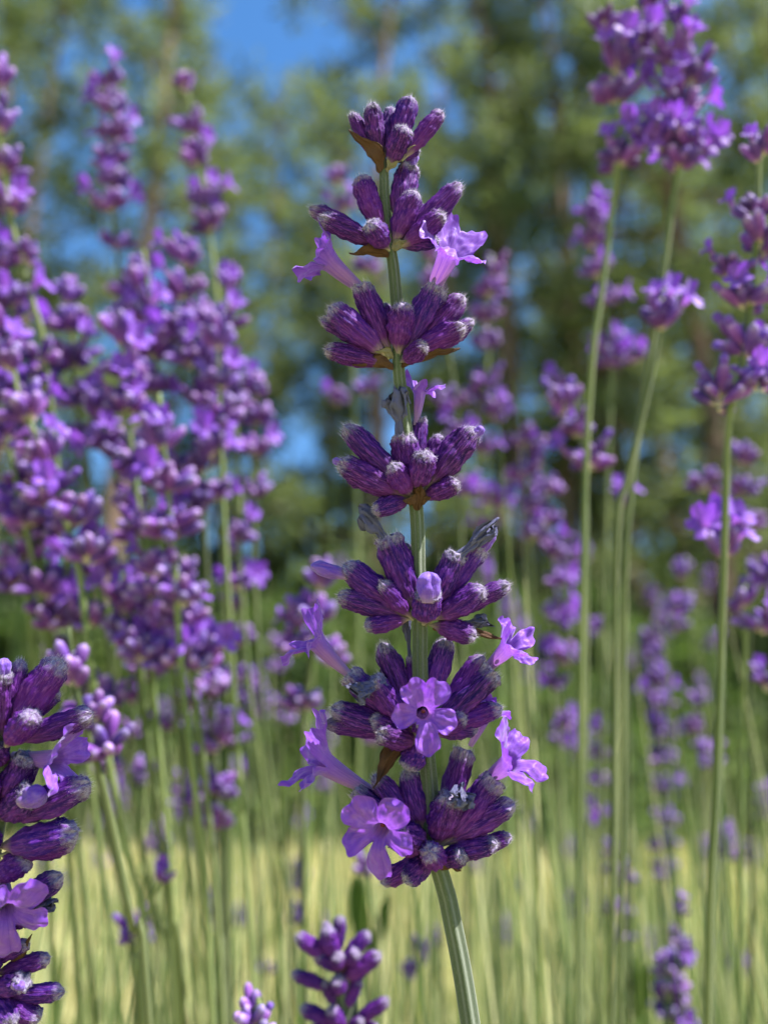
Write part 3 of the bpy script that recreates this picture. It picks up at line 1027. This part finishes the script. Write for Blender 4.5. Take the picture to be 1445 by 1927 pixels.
S('blurred spike at the left edge of the mass, half way up, with pink lit buds', .20, [(20, 640), (40, 760), (90, 860), (125, 980), (150, 1080), (180, 1300), (240, 1600), (290, 1927)],
  [(20, 700, 1), (60, 790), (90, 870, 1), (150, 985, 1), (95, 950), (165, 1060, 1)], (.03, .2), 10, .12, dense=12)
S('blurred lavender spike standing in the left mass under the leaning pale stem', .24, [(130, 520), (135, 620), (140, 720), (160, 850), (180, 1000), (215, 1300), (290, 1700), (330, 1927)],
  [(130, 570), (130, 625, 1.1), (140, 690, 1.1), (160, 760, 1.1), (165, 830), (85, 720), (190, 1090)], (.03, .2), 11, .08, dense=12)
S('blurred lavender spike between the two skyline spikes, packed with purple buds', .235, [(270, 470), (285, 580), (295, 690), (300, 800), (305, 1000), (330, 1300), (370, 1927)],
  [(265, 545), (275, 610), (290, 675, 1.1), (290, 740, 1.1), (330, 640), (360, 690), (250, 720)], (.02, .2), 12, .06, dense=12)
S('blurred spike of pinkish lavender buds under the second skyline spike', .24, [(345, 440), (350, 540), (365, 640), (370, 740), (380, 900), (400, 1300), (430, 1927)],
  [(345, 505, 1), (350, 560, 1.1), (370, 620, 1), (380, 690, 1), (375, 760), (395, 830)], (.02, .2), 13, .08, dense=12)
S('shadowed blue violet blurred spike low at the left edge behind the near spike', .22, [(40, 960), (50, 1080), (60, 1200), (80, 1500), (105, 1927)],
  [(40, 1010, 1), (45, 1060, 1), (30, 1110, 1), (110, 1010), (120, 1150, 1)], (.01, .2), 14, .15, dense=11)
S('blurred spike crossing the lower left mass with violet flowers near its foot', .215, [(240, 1100), (245, 1180), (260, 1260), (275, 1400), (320, 1700), (350, 1927)],
  [(235, 1160, 1), (245, 1200), (265, 1250, 1.1), (170, 1180, .9), (215, 1330, .8)], (.02, .2), 15, .1, dense=11, bright={2: 2})
S('tightly packed blurred spike at mid height of the left edge', .22, [(10, 470), (20, 560), (30, 660), (60, 900), (110, 1300), (180, 1927)],
  [(5, 520), (15, 580, 1.1), (10, 650, 1.1), (35, 760), (10, 850, 1), (60, 920, 1), (20, 960, 1)], (.03, .2), 16, .12, dense=12)
S('blurred lavender spike bridging the middle of the left mass', .23, [(190, 730), (200, 830), (230, 940), (250, 1100), (280, 1400), (330, 1927)],
  [(190, 790), (200, 850, 1), (70, 860), (245, 870), (350, 900), (390, 880), (360, 970), (250, 960)], (.02, .2), 17, .05, dense=11)
S('blurred spike with its lowest whorls over green stems, left of the middle', .26, [(470, 1180), (440, 1280), (430, 1400), (425, 1600), (430, 1927)],
  [(445, 1220), (430, 1290), (430, 1400, .9)], (.01, .2), 18, .02, dense=9)
S('blurred lavender spike low in the left mass, right of the star of buds', .21, [(330, 1120), (345, 1200), (365, 1300), (390, 1500), (420, 1927)],
  [(300, 1190, 1), (330, 1250, 1), (385, 1260, 1), (350, 1180, .9), (290, 1130, 1)], (.02, .2), 61, .08, dense=11)
S('blurred lavender spike at the far left below the crossing pale stem', .215, [(-5, 700), (10, 800), (40, 950), (80, 1150), (120, 1500), (150, 1927)],
  [(-5, 760, 1), (10, 830, 1), (55, 990, 1), (85, 1120, 1), (100, 1180, 1)], (.02, .2), 62, .12, dense=11)
S('blurred lavender spike with greyish lit bases at the right of the left mass', .225, [(410, 620), (412, 720), (415, 820), (420, 950), (440, 1300), (480, 1927)],
  [(410, 660, 1), (412, 730, 1), (420, 800, 1), (400, 860, 1), (405, 940, .9)], (.02, .2), 63, .06, dense=11)
S('blurred lavender spike beside the lit violet crown in the left mass', .215, [(225, 600), (235, 700), (245, 820), (260, 950), (290, 1300), (340, 1927)],
  [(225, 650, 1), (232, 720, 1), (240, 780, 1), (255, 890, 1), (262, 1010, 1)], (.02, .2), 64, .08, dense=11)
S('blurred lavender spike reaching low on the left with dusky whorls over the stems', .23, [(120, 1100), (135, 1200), (160, 1320), (200, 1550), (260, 1927)],
  [(120, 1130, .9), (130, 1180, .9), (115, 1240, .8), (170, 1300, .9), (185, 1370, .8), (200, 1450, .7)], (.02, .2), 71, .04, dense=9)
S('small round blurred whorls in pairs over the lower left stems', .26, [(250, 1300), (255, 1400), (250, 1480), (280, 1700), (310, 1927)],
  [(250, 1330, .8), (250, 1390, .7), (245, 1460, .7)], (.02, .2), 72, .03, dense=8)
S('blurred spike with close set purple whorls left of the lone low whorls', .25, [(310, 1090), (320, 1200), (335, 1300), (360, 1500), (400, 1927)],
  [(312, 1130, .9), (300, 1180, .9), (322, 1220, .9), (350, 1330, .8), (275, 1280, .9), (330, 1370, .7)], (.02, .2), 73, .08, dense=9)
S('blurred spike filling the gap between left mass and fifth whorl stems', .28, [(440, 1000), (445, 1100), (450, 1200), (470, 1500), (500, 1927)],
  [(430, 1040, .9), (445, 1090, .8), (440, 1150, .8), (450, 1320, .7)], (.02, .2), 74, .04, dense=8)
S('dusky far spike between the left mass and the sharp spike', .36, [(520, 1190), (525, 1300), (530, 1500), (545, 1927)],
  [(520, 1225, .9), (525, 1265, .9), (520, 1330, .8), (540, 1360, .8)], (.0, .3), 75, .03, dense=8)
# behind the sharp spike
S('blurred spike peeping out left of the sharp spike, below its fifth whorl', .23, [(600, 1060), (590, 1150), (585, 1250), (570, 1340), (570, 1600), (575, 1927)],
  [(600, 1110, 1), (590, 1170, 1), (560, 1230, .9), (620, 1250, .9), (568, 1335, .9), (560, 1180, .8)], (.0, .2), 21, .04, dense=9)
S('pale far spike hidden behind the second whorl of the sharp spike', .33, [(640, 330), (655, 450), (665, 700), (672, 1000), (680, 1500), (700, 1927)],
  [(640, 350, 1), (650, 400, .9), (690, 510, .9), (635, 760, .9), (690, 740, .8)], (.0, .3), 22, .06, dense=8)
S('far blurred spike forming a soft purple column right of the sharp spike', .30, [(925, 480), (920, 600), (915, 700), (900, 850), (905, 1100), (925, 1500), (945, 1927)],
  [(930, 520, .9), (920, 560), (915, 610), (915, 660), (910, 725), (925, 790, .9), (880, 760, .9), (905, 850, .9), (920, 950), (915, 1000, .8)], (.0, .3), 23, .05, dense=10)
S('blurred spike behind the third whorl of the sharp spike on its right', .28, [(800, 480), (815, 560), (850, 700), (865, 900), (870, 1300), (880, 1927)],
  [(810, 500, .9), (815, 545, .9), (840, 770, 1), (860, 830, .9), (880, 930, .9)], (.0, .3), 24, .06, dense=9)
# upper right pair
S('left one of the two upper right blurred spikes, with darker whorls', .21, [(1215, -20), (1180, 90), (1165, 200), (1160, 320), (1135, 520), (1112, 700), (1098, 1000), (1090, 1500), (1085, 1927)],
  [(1212, 30, .8), (1195, 75, .9), (1130, 60, .7), (1158, 140, 1), (1155, 195, 1), (1165, 315, 1)], (.0, .22), 31, .12, dense=9, bright={0: 1, 3: 3, 5: 1})
S('right one of the two upper right blurred spikes, with brightest violet blooms', .205, [(1280, 20), (1278, 120), (1275, 220), (1270, 340), (1240, 560), (1195, 850), (1175, 1100), (1172, 1500), (1165, 1927)],
  [(1280, 60, .7), (1265, 130, 1), (1295, 160, 1), (1275, 215, .9), (1300, 300, 1), (1235, 280, .9), (1272, 325, .9)], (.0, .22), 32, .22, dense=9, bright={1: 3, 3: 2, 4: 4, 5: 3})
S('dark purple blurred spike running down the right edge with a lilac flower', .175, [(1430, 260), (1425, 380), (1420, 480), (1408, 600), (1390, 720), (1370, 800), (1360, 1100), (1345, 1500), (1330, 1927)],
  [(1432, 305, .7), (1420, 410, .8), (1430, 480, 1), (1370, 520, .7), (1400, 580, .9), (1400, 680, 1), (1350, 765, .9), (1425, 740, .8)], (.0, .2), 33, .1, dense=9, bright={4: 2, 3: 1, 5: 1})
S('blurred spike carrying two pale lilac blooms side by side, right of the middle', .20, [(1245, 560), (1238, 640), (1220, 730), (1180, 900), (1160, 1000), (1155, 1400), (1150, 1927)],
  [(1240, 620, 1)], (.0, .2), 34, .1, dense=7, bright={0: 2})
S('far blurred spike of small purple buds under the upper right pair', .29, [(1120, 390), (1125, 500), (1140, 600), (1150, 690), (1140, 1000), (1120, 1927)],
  [(1118, 430), (1115, 470, .9), (1125, 520, .9), (1130, 580, .9), (1155, 570, .7), (1140, 660, .9), (1150, 690, .9), (1195, 680, .8)], (.0, .3), 35, .1, dense=8, bright={6: 2, 7: 1})
S('blurred spike with one tall violet bloom, right of the sharp spike at mid height', .22, [(1080, 740), (1090, 820), (1100, 880), (1102, 1200), (1095, 1600), (1090, 1927)],
  [(1060, 780, 1), (1085, 820, .8), (1105, 880, 1)], (.0, .22), 36, .05, dense=9, bright={1: 1})
S('blurred spike crowned with a single large lilac bloom near the right edge', .185, [(1365, 960), (1360, 1050), (1358, 1200), (1350, 1500), (1335, 1927)],
  [(1362, 1050, 1.05)], (.0, .2), 37, .3, dense=9, bright={0: 4})
S('far blurred spike with twin lilac blooms low on the right', .27, [(1170, 900), (1172, 1000), (1178, 1300), (1180, 1927)],
  [(1168, 960, .8)], (.0, .3), 38, .0, dense=6, bright={0: 3})
S('long far spike of dusty purple whorls between the middle and right stems', .30, [(1010, 820), (1030, 950), (1040, 1100), (1050, 1300), (1055, 1600), (1060, 1927)],
  [(1010, 870), (1030, 930), (1025, 990), (1045, 1050, .9), (1060, 1100), (1050, 1170), (1070, 1250, .9), (1045, 1300, .8), (1062, 1370, .7)], (.0, .3), 39, .1, dense=10)
S('far dusty purple spike right of the sharp spike at mid height', .29, [(985, 780), (990, 900), (995, 1000), (1005, 1300), (1010, 1927)],
  [(1050, 745, .9), (1060, 790, .9), (990, 840), (990, 900), (1000, 960), (1005, 1020, .9)], (.0, .3), 40, .05, dense=9)
S('thin far spike of stacked dark whorls in the lower right', .36, [(1240, 1250), (1245, 1400), (1248, 1550), (1250, 1700), (1255, 1927)],
  [(1240, 1290), (1242, 1330), (1250, 1390), (1248, 1430), (1245, 1490), (1248, 1550), (1250, 1600), (1252, 1650)], (.0, .3), 41, .03, dense=8)
S('blurred spike with a pale dry calyx at the right edge below the lilac bloom', .22, [(1400, 1100), (1402, 1200), (1395, 1400), (1390, 1927)],
  [(1395, 1160, .9), (1430, 1190, .9), (1440, 1100, .8), (1440, 1300, .7)], (.0, .2), 42, .05, dense=7, bright={1: 1})
S('dark far spike over a green shoot near the lower right', .33, [(1165, 1570), (1172, 1650), (1178, 1750), (1185, 1927)],
  [(1160, 1620), (1165, 1660), (1168, 1720, .9), (1170, 1770, .8)], (.0, .3), 43, .0, dense=9,
  leaf=[(1190, 1920, -.15, -1, .03, .008), (1190, 1920, .25, -1, .025, .008)])
S('blurred lavender spike rising from the bottom edge at lower right', .26, [(1278, 1690), (1275, 1780), (1265, 1860), (1260, 1927)],
  [(1278, 1720, .5), (1275, 1780, .6), (1262, 1835), (1258, 1880), (1262, 1920)], (.0, .2), 44, .08, dense=10)
S('far blurred spike of pale whorls beside the right stems', .34, [(1290, 1050), (1300, 1200), (1310, 1350), (1315, 1600), (1320, 1927)],
  [(1280, 1090), (1275, 1150), (1270, 1190, .9), (1310, 1330, .9), (1300, 1380, .9), (1330, 1420, .8)], (.0, .3), 45, .03, dense=8)
S('spike tip of violet buds just showing at the bottom edge left of the short spike', .155, [(480, 1895), (485, 1960), (490, 2050)],
  [(478, 1945, .8), (486, 2000, .9)], (.0, .2), 46, .0, dense=9)
S('dark sparse far spike standing against the yellow grass left of the short spike', .33, [(560, 1700), (565, 1760), (560, 1927)],
  [(562, 1745, .9), (500, 1830, .6)], (.0, .3), 47, .0, dense=6)
S('far sparse spike against the yellow grass between short spike and main stem', .30, [(790, 1770), (780, 1840), (775, 1927)],
  [(790, 1800, .8), (775, 1840, .9)], (.0, .3), 48, .0, dense=6)
S('blurred lavender buds with a broad dark green leaf under the two front flowers', .25, [(690, 1600), (700, 1700), (715, 1927)],
  [(690, 1650, .9), (700, 1400, .8)], (.0, .3), 49, .0, dense=7, leaf=[(685, 1790, -.1, -1, .024, .0055), (700, 1800, .25, -1, .020, .004)])
S('blurred spike at the far right edge with small purple whorls', .28, [(1400, 850), (1400, 950), (1405, 1100), (1410, 1927)],
  [(1395, 880), (1400, 930, .9), (1405, 990, .9), (1325, 920, .9)], (.0, .3), 50, .05, dense=8)
S('far small spike in the lower right between two thick stems', .34, [(1130, 1180), (1130, 1350), (1130, 1560), (1135, 1927)],
  [(1125, 1190, .7), (1060, 1410, .9), (1125, 1380, .7), (1130, 1430, .8), (1130, 1480, .8), (1125, 1540, .7)], (.0, .3), 51, .12, dense=7)

# bare and budding stems of the rest of the bed ------------------------
fill = random.Random(99)
SEEN_LABELS = set()
for k in range(120):
    x = fill.choice([fill.uniform(60, 560), fill.uniform(560, 960), fill.uniform(900, 1445), fill.uniform(900, 1445)])
    D = fill.uniform(.32, 1.05)
    ytop = fill.uniform(1000, 1820) if x > 560 else fill.uniform(1250, 1750)
    lean = fill.uniform(-30, 50)
    path = [(x, ytop), (x + lean * .25, ytop + 120), (x + lean, 2000)]
    if ytop > 1800:
        continue
    wh = [(x + lean * .02 * j, ytop + 14 + j * 5.2 / D, fill.uniform(.7, 1)) for j in range(fill.randint(3, 6))]
    zone = next(z for lim, z in ((180, 'behind the close left spike'), (330, 'under the left lavender mass'), (470, 'beside the lone low left whorls'), (600, 'above the short bottom spike'), (760, 'left of the main stem'),
            (900, 'right of the main stem'), (1020, 'between main stem and thick right stems'), (1140, 'beside the first thick right stem'), (1260, 'between the thick right stems'), (1370, 'below the large lilac bloom'), (2000, 'at the right edge')) if x < lim)
    lab = ('faint' if D > .75 else 'thin') + ' spike of %s whorls ' % ('three', 'four', 'five', 'six')[len(wh) - 3] + ('leaning left' if lean > 22 else 'standing upright' if lean > -5 else 'leaning right') + ', deep ' + zone
    if lab in SEEN_LABELS:
        continue
    SEEN_LABELS.add(lab)
    S(lab, D, path, wh, (0, .25), 500 + k, .03, group=lab.split(',')[0] + ' ' + zone, dense=6, far=True)

# ------------------------------------------------------------------ stalks and leaves in the bed (uncountable)
def blades_mesh(name, n, gen, mat, seed):
    r = random.Random(seed)
    V, F, T = [], [], []
    for k in range(n):
        (x, y, z), h, w, lx, ly = gen(r)
        b = len(V)
        T += [r.random()] * 7
        a = r.uniform(0, math.pi)
        cx, sy = math.cos(a) * w, math.sin(a) * w
        for j, t in enumerate((0, .4, .75)):
            ww = (1, .9, .6)[j]
            px, py, pz = x + lx * t * t, y + ly * t * t, z + h * t
            V += [(px - cx * ww, py - sy * ww, pz), (px + cx * ww, py + sy * ww, pz)]
        V.append((x + lx, y + ly, z + h))
        F += [(b, b + 1, b + 3, b + 2), (b + 2, b + 3, b + 5, b + 4), (b + 4, b + 5, b + 6)]
    return mesh_np(name, V, F, [mat], True, None, {'t': T})

def stuff(name, me, label, cat):
    o = bpy.data.objects.new(name, me)
    o['label'] = label
    o['category'] = cat
    o['kind'] = 'stuff'
    col.objects.link(o)
    WORLD[o.name] = Matrix.Identity(4)
    return o

def blade_mat(name, stops, transl, tmul):
    n = NT(name)
    c = n.ramp(attr(n, 't'), stops)
    f = n.noise(n.n('ShaderNodeTexCoord').outputs['Object'], .8, 3)
    hs = n.n('ShaderNodeHueSaturation')
    n.l(c, hs.inputs['Color'])
    n.l(n.math('ADD', n.math('MULTIPLY', f, 1.3), .35), hs.inputs['Value'])
    c = hs.outputs[0]
    n.l(c, n.b.inputs['Base Color'])
    n.b.inputs['Roughness'].default_value = .6
    n.translucent(n.mix(1.0, c, tmul, 'MULTIPLY'), transl)
    return n.m
M_STALK = blade_mat('pale_green_stalk', [(0, (.02, .05, .01)), (.3, (.07, .12, .025)), (.6, (.16, .19, .07)), (1, (.36, .35, .19))], .3, (1.2, 1.4, .7))
def gen_stalk(r):
    y = .24 + 1.3 * r.random() ** 1.9
    x = (r.uniform(-.9, .95) if r.random() < .7 else r.uniform(.1, .95)) * (y * .5 + .06)
    h = r.uniform(.50, .63) if r.random() < .65 else r.uniform(.62, .74)
    return (x, y, 0), h, r.uniform(.0005, .0009) + .0009 * y, r.uniform(-.035, .035), r.uniform(-.04, .04)
stuff('lavender_stalks', blades_mesh('lavender_stalks', 2300, gen_stalk, M_STALK, 3), 'thicket of blurred pale green lavender stalks behind the spikes', 'stalks')
def gen_leaf(r):
    y = r.gauss(.5, .28)
    y = max(.2, y)
    x = r.gauss(0, .35)
    return (x, y, r.uniform(.0, .20)), r.uniform(.05, .14), r.uniform(.0014, .0026), r.uniform(-.06, .06), r.uniform(-.06, .06)
stuff('lavender_foliage', blades_mesh('lavender_foliage', 5000, gen_leaf, M_LEAF, 4), 'narrow grey green lavender leaves low in the bed under the spikes', 'foliage')

# ------------------------------------------------------------------ ground and meadow
def ground_sheet():
    n = NT('dry_meadow_ground')
    tc = n.n('ShaderNodeTexCoord').outputs['Object']
    a = n.noise(tc, 0.9, 5, .6)
    b = n.noise(tc, 7, 4, .6)
    c = n.ramp(a, [(.35, (.22, .24, .08)), (.52, (.42, .38, .18)), (.68, (.52, .46, .26))])
    c = n.mix(n.ramp(b, [(.45, (0, 0, 0)), (.65, (.7, .7, .7))]), c, (.17, .25, .05))
    n.l(c, n.b.inputs['Base Color'])
    n.b.inputs['Roughness'].default_value = .9
    n.bump(b, .8, .05)
    N = 60
    xs = np.sign(np.linspace(-1, 1, N)) * np.abs(np.linspace(-1, 1, N)) ** 3 * 600
    V = []
    for j in range(N):
        for i in range(N):
            x, y = xs[i], xs[j] + 5
            d = math.hypot(x, y)
            z = 0.05 * mnoise.noise(Vector((x * .5, y * .5, 0))) * min(1, d / 3) if d < 60 else 0
            V.append((x, y, z - .01))
    me = mesh_np('meadow_ground', V, grid_faces(N, N, False), [n.m], True)
    o = bpy.data.objects.new('ground', me)
    o['kind'] = 'structure'
    o['label'] = 'sunlit yellow green meadow ground running back to the trees'
    col.objects.link(o)
ground_sheet()

M_GRASS = blade_mat('dry_grass', [(0, (.07, .12, .02)), (.3, (.28, .26, .09)), (.65, (.50, .42, .21)), (1, (.62, .53, .31))], .4, (1.1, 1.15, .75))
def gen_grass(r):
    if r.random() < .07:
        y = r.uniform(8.5, 12.5)
        return (r.choice([-1, 1]) * r.random() * .75 * y + .4 * math.sin(y * 3), y, -.03), r.uniform(.12, .38), .02, r.uniform(-.15, .15), 0
    y = 1.3 + 11 * r.random() ** 1.3
    x = r.uniform(-.75, .75) * (y + 1.0)
    return (x, y, -.03), r.uniform(.06, .26), .004 + .0012 * y, r.uniform(-.07, .07), r.uniform(-.07, .07)
stuff('meadow_grass', blades_mesh('meadow_grass', 26000, gen_grass, M_GRASS, 5), 'sunlit dry yellow green grass of the meadow beyond the lavender', 'grass')

# ------------------------------------------------------------------ trees
def foliage_mat(name, c1, c2, c3, tcol, scale=.8):
    n = NT(name)
    tc = n.n('ShaderNodeTexCoord').outputs['Object']
    f = n.noise(tc, scale, 3)
    g = n.noise(tc, scale * 6, 2)
    c = n.ramp(f, [(.35, c1), (.52, c2), (.68, c3)])
    hs = n.n('ShaderNodeHueSaturation')
    n.l(c, hs.inputs['Color'])
    n.l(n.math('ADD', n.math('MULTIPLY', g, 1.2), .4), hs.inputs['Value'])
    c = hs.outputs[0]
    n.l(c, n.b.inputs['Base Color'])
    n.b.inputs['Roughness'].default_value = .6
    n.b.inputs['Specular IOR Level'].default_value = .2
    n.translucent(tcol, .38)
    return n.m
M_PINE = foliage_mat('pine_needles', (.026, .052, .020), (.055, .075, .032), (.145, .16, .068), (.16, .21, .06))
M_SHRUB = foliage_mat('shrub_leaves', (.025, .048, .014), (.055, .085, .024), (.11, .14, .04), (.10, .17, .03))
M_BARK = simple('pine_bark', (.06, .040, .032), (.135, .09, .07), 5, .9, bump=.8, bdist=.03)
M_BARK_TOP = M_BARK

def clumps(centres, r, n, size, leafl, leafw, up=.3):
    V, F = [], []
    for (cx, cy, cz, s) in centres:
        for k in range(n):
            d = Vector((r.gauss(0, 1), r.gauss(0, 1), r.gauss(0, .8) + up)).normalized()
            o = Vector((cx, cy, cz)) + d * r.uniform(0, size * s)
            L = leafl * r.uniform(.6, 1.3)
            sd = d.cross(Vector((r.gauss(0, 1), r.gauss(0, 1), r.gauss(0, 1)))).normalized() * leafw
            b = len(V)
            V += [tuple(o - sd * .4), tuple(o + sd * .4), tuple(o + d * L * .55 + sd), tuple(o + d * L), tuple(o + d * L * .5 - sd)]
            F.append((b, b + 1, b + 2, b + 3, b + 4))
    return V, F

def pine_meshes(seed, h, crown0, spread, nb):
    r = random.Random(seed)
    V, F = [], []
    top = Vector((r.uniform(-.5, .5), r.uniform(-.5, .5), h))
    path = [Vector((0, 0, -.1)).lerp(top, t) + Vector((r.uniform(-.07, .07), r.uniform(-.07, .07), 0)) * h * .12 * (t * (1 - t) * 4) for t in np.linspace(0, 1, 8)]
    rad = [.17 * (1 - t * .85) * h / 16 for t in np.linspace(0, 1, 8)]
    P = catmull([(*p, q) for p, q in zip(path, rad)], 4)
    tv, tf, tu = sweep(P[:, :3], P[:, 3], 12)
    trunk = mesh_np('trunk', tv, tf, [M_BARK], True, uv=tu)
    lv, lf, lu = [], [], []
    cen = []
    for k in range(nb):
        t = (k + r.random()) / nb
        z = crown0 + (h - crown0) * t
        i = int((z / h) * (len(P) - 1))
        o = Vector(P[min(i, len(P) - 1), :3])
        a = r.uniform(0, 6.28)
        L = spread * (1.05 - .55 * t) * r.uniform(.5, 1.1)
        e = o + Vector((math.cos(a) * L, math.sin(a) * L, L * r.uniform(-.05, .4)))
        mid = o.lerp(e, .5) + Vector((0, 0, -.08 * L))
        C = catmull([(*o, .045), (*mid, .03), (*e, .01)], 4)
        v, f, u = sweep(C[:, :3], C[:, 3], 5)
        b = len(lv)
        lv += [tuple(x) for x in v]
        lf += [tuple(b + i_ for i_ in ff) for ff in f]
        for q in range(int(2 + L * 2.0)):
            s = r.uniform(.5, 1.05)
            c = o.lerp(e, s) + Vector((r.gauss(0, .28), r.gauss(0, .28), r.gauss(0, .18) + .05))
            cen.append((c.x, c.y, c.z, r.uniform(.6, 1.3)))
    limb = mesh_np('limb', lv, lf, [M_BARK], True)
    cv, cf = clumps(cen, r, 40, .42, .26, .034)
    crown = mesh_np('crown', cv, cf, [M_PINE], False)
    return trunk, limb, crown

PINES = [pine_meshes(1, 19, 3.2, 2.6, 37), pine_meshes(2, 20, 5.0, 2.4, 34), pine_meshes(3, 18, 2.2, 2.4, 38), pine_meshes(4, 20, 6.5, 2.6, 32)]

def far_at(px, dist):
    return Vector(((px - 722.5) / FPX * dist / math.cos(PITCH) * 1.0, dist, 0))

tree_specs = [
    # px, distance, variant, rot, scale, label
    (195, 12.5, 1, .3, 1.0, 'tall pine with pinkish bare trunk behind the left skyline spikes'),
    (1065, 15.5, 3, 1.2, 1.05, 'tall pine whose brown trunk shows at the top edge right of the middle'),
    (1008, 15.0, 1, 2.2, 1.0, 'dark trunked pine just right of the sharp spike'),
    (930, 19.0, 0, 3.2, 1.1, 'slim pine with sky on both sides of its trunk behind the sharp spike'),
    (690, 14.5, 0, 4.1, 1.05, 'bushy pine behind the tip of the sharp spike'),
    (500, 21.0, 2, 5.2, 1.15, 'pine with low boughs between left mass and sharp spike'),
    (330, 20.0, 0, .9, 1.1, 'distant pine behind the second skyline spike'),
    (-15, 17.0, 2, 1.9, 1.2, 'pine with low boughs at the left edge of the wood'),
    (820, 22.0, 3, 2.7, 1.1, 'distant pine with high open crown right of the sharp tip'),
    (1190, 16.0, 0, .2, 1.1, 'pine standing behind the upper right pair of spikes'),
    (1330, 13.5, 2, 3.3, 1.15, 'broad pine near the right edge of the wood'),
    (1460, 18.0, 1, 4.4, 1.0, 'pine cut by the right edge of the picture'),
    (590, 24.0, 1, 5.7, 1.1, 'farthest pine left of the sharp spike'),
    (-90, 14.0, 0, .5, 1.0, 'pine just outside the left edge with boughs reaching in'),
    (1120, 24.0, 2, 1.1, 1.3, 'farthest pine behind the upper right pair'),
    (1270, 21.0, 3, 5.3, 1.1, 'open crowned pine behind the bright upper right spike'),
    (1400, 24.0, 0, 3.6, 1.2, 'distant pine at the right edge'),
    (60, 19.0, 2, 3.0, .72, 'short bushy pine low behind the left edge'),
    (420, 20.0, 2, 0.6, .75, 'short bushy pine right of the second skyline spike'),
    (620, 18.0, 2, 5.1, .70, 'short bushy pine left behind the sharp spike'),
    (860, 18.5, 2, 1.5, .72, 'short bushy pine right behind the sharp spike'),
    (1110, 20.0, 2, 4.6, .75, 'short bushy pine behind the thick right stems'),
    (1390, 19.0, 2, 2.9, .70, 'short bushy pine low at the right edge'),
    (1600, 13.0, 0, 2.0, 1.0, 'pine beyond the right edge with boughs reaching in'),
]
for px, dist, v, rot, sc, lab in tree_specs:
    p = far_at(px, dist)
    t = root_thing('pine_tree', lab, 'pine tree', p, 'pine trees at the edge of the meadow')
    m = Matrix.Translation(p) @ Matrix.Rotation(rot, 4, 'Z') @ Matrix.Scale(sc, 4)
    tr, li, cr = PINES[v]
    part('trunk', tr, t, m)
    part('limb', li, t, m, kind='stuff')
    part('crown', cr, t, m)

def shrub_mesh(seed, h, w, nc):
    r = random.Random(seed)
    cen = []
    for k in range(nc):
        a = r.uniform(0, 6.28); q = math.sqrt(r.random())
        z = r.random() ** .8
        wr = w * (1 - z * z * .75) * q
        cen.append((math.cos(a) * wr, math.sin(a) * wr, .1 + z * h, r.uniform(.6, 1.3)))
    cv, cf = clumps(cen, r, 26, .34, .14, .045)
    foliage = mesh_np('foliage', cv, cf, [M_SHRUB], False)
    lv, lf = [], []
    for k in range(7):
        c = cen[r.randrange(nc)]
        C = catmull([(r.uniform(-.1, .1), r.uniform(-.1, .1), -.05, .04), (c[0] * .4, c[1] * .4, c[2] * .5, .025), (c[0], c[1], c[2], .01)], 4)
        v, f, u = sweep(C[:, :3], C[:, 3], 5)
        b = len(lv)
        lv += [tuple(x) for x in v]
        lf += [tuple(b + i_ for i_ in ff) for ff in f]
    return foliage, mesh_np('branch', lv, lf, [M_BARK], True)
SHRUBS = [shrub_mesh(1, 2.6, 1.5, 190), shrub_mesh(2, 3.6, 1.5, 230), shrub_mesh(3, 1.6, 1.6, 150)]
shrub_specs = [(60, 12.5, 1, 1.0), (260, 11.8, 0, 1.1), (440, 13.0, 1, .95), (540, 11.5, 0, 1.05), (660, 12.6, 1, .95), (800, 11.6, 0, 1.1), (920, 13.0, 1, .95),
               (1020, 11.4, 2, 1.1), (1100, 12.6, 1, .9), (1240, 11.8, 0, 1.0), (1380, 12.8, 0, 1.0), (1520, 12.0, 1, 1.0), (-80, 12.0, 0, 1.0), (350, 15.5, 1, 1.2), (740, 16, 1, 1.2), (1180, 16, 1, .95), (1300, 15, 2, 1.3), (150, 15.5, 1, 1.2)]
SH_LAB = ['leafy shrub at the foot of the left edge pines', 'rounded shrub behind the left lavender mass', 'tall leafy shrub right of the left lavender mass', 'bright rounded shrub left of the sharp spike',
          'tall shrub directly behind the sharp spike', 'rounded shrub right behind the sharp spike', 'tall shrub at the foot of the slim pine', 'low dark shrub at the foot of the dark trunk',
          'tall shrub behind the thick right stems', 'rounded shrub behind the lower right spikes', 'rounded shrub under the broad right pine', 'tall shrub beyond the right edge', 'shrub beyond the left edge',
          'farther tall shrub behind the second skyline spike', 'farther tall shrub behind the middle', 'farther shrub behind the upper right pair', 'farther low shrub near the right', 'farther tall shrub at the left']
for k, (px, dist, v, sc) in enumerate(shrub_specs):
    p = far_at(px, dist)
    t = root_thing('shrub', SH_LAB[k], 'shrub', p, 'shrubs along the edge of the wood')
    m = Matrix.Translation(p) @ Matrix.Rotation(k * 1.3, 4, 'Z') @ Matrix.Scale(sc, 4)
    part('foliage', SHRUBS[v][0], t, m)
    part('branch', SHRUBS[v][1], t, m, kind='stuff')

def far_wood():
    r = random.Random(12)
    cen = []
    for k in range(3600):
        a = r.uniform(-1.0, 1.0)
        d = r.uniform(45, 70)
        cen.append((math.sin(a) * d, math.cos(a) * d, r.random() ** 1.2 * 14, r.uniform(.8, 1.6)))
    cv, cf = clumps(cen, r, 9, 1.3, 1.2, .45)
    stuff('far_woods', mesh_np('far_woods', cv, cf, [M_SHRUB], False), 'dark green mass of distant woods behind the pines', 'woods')
far_wood()
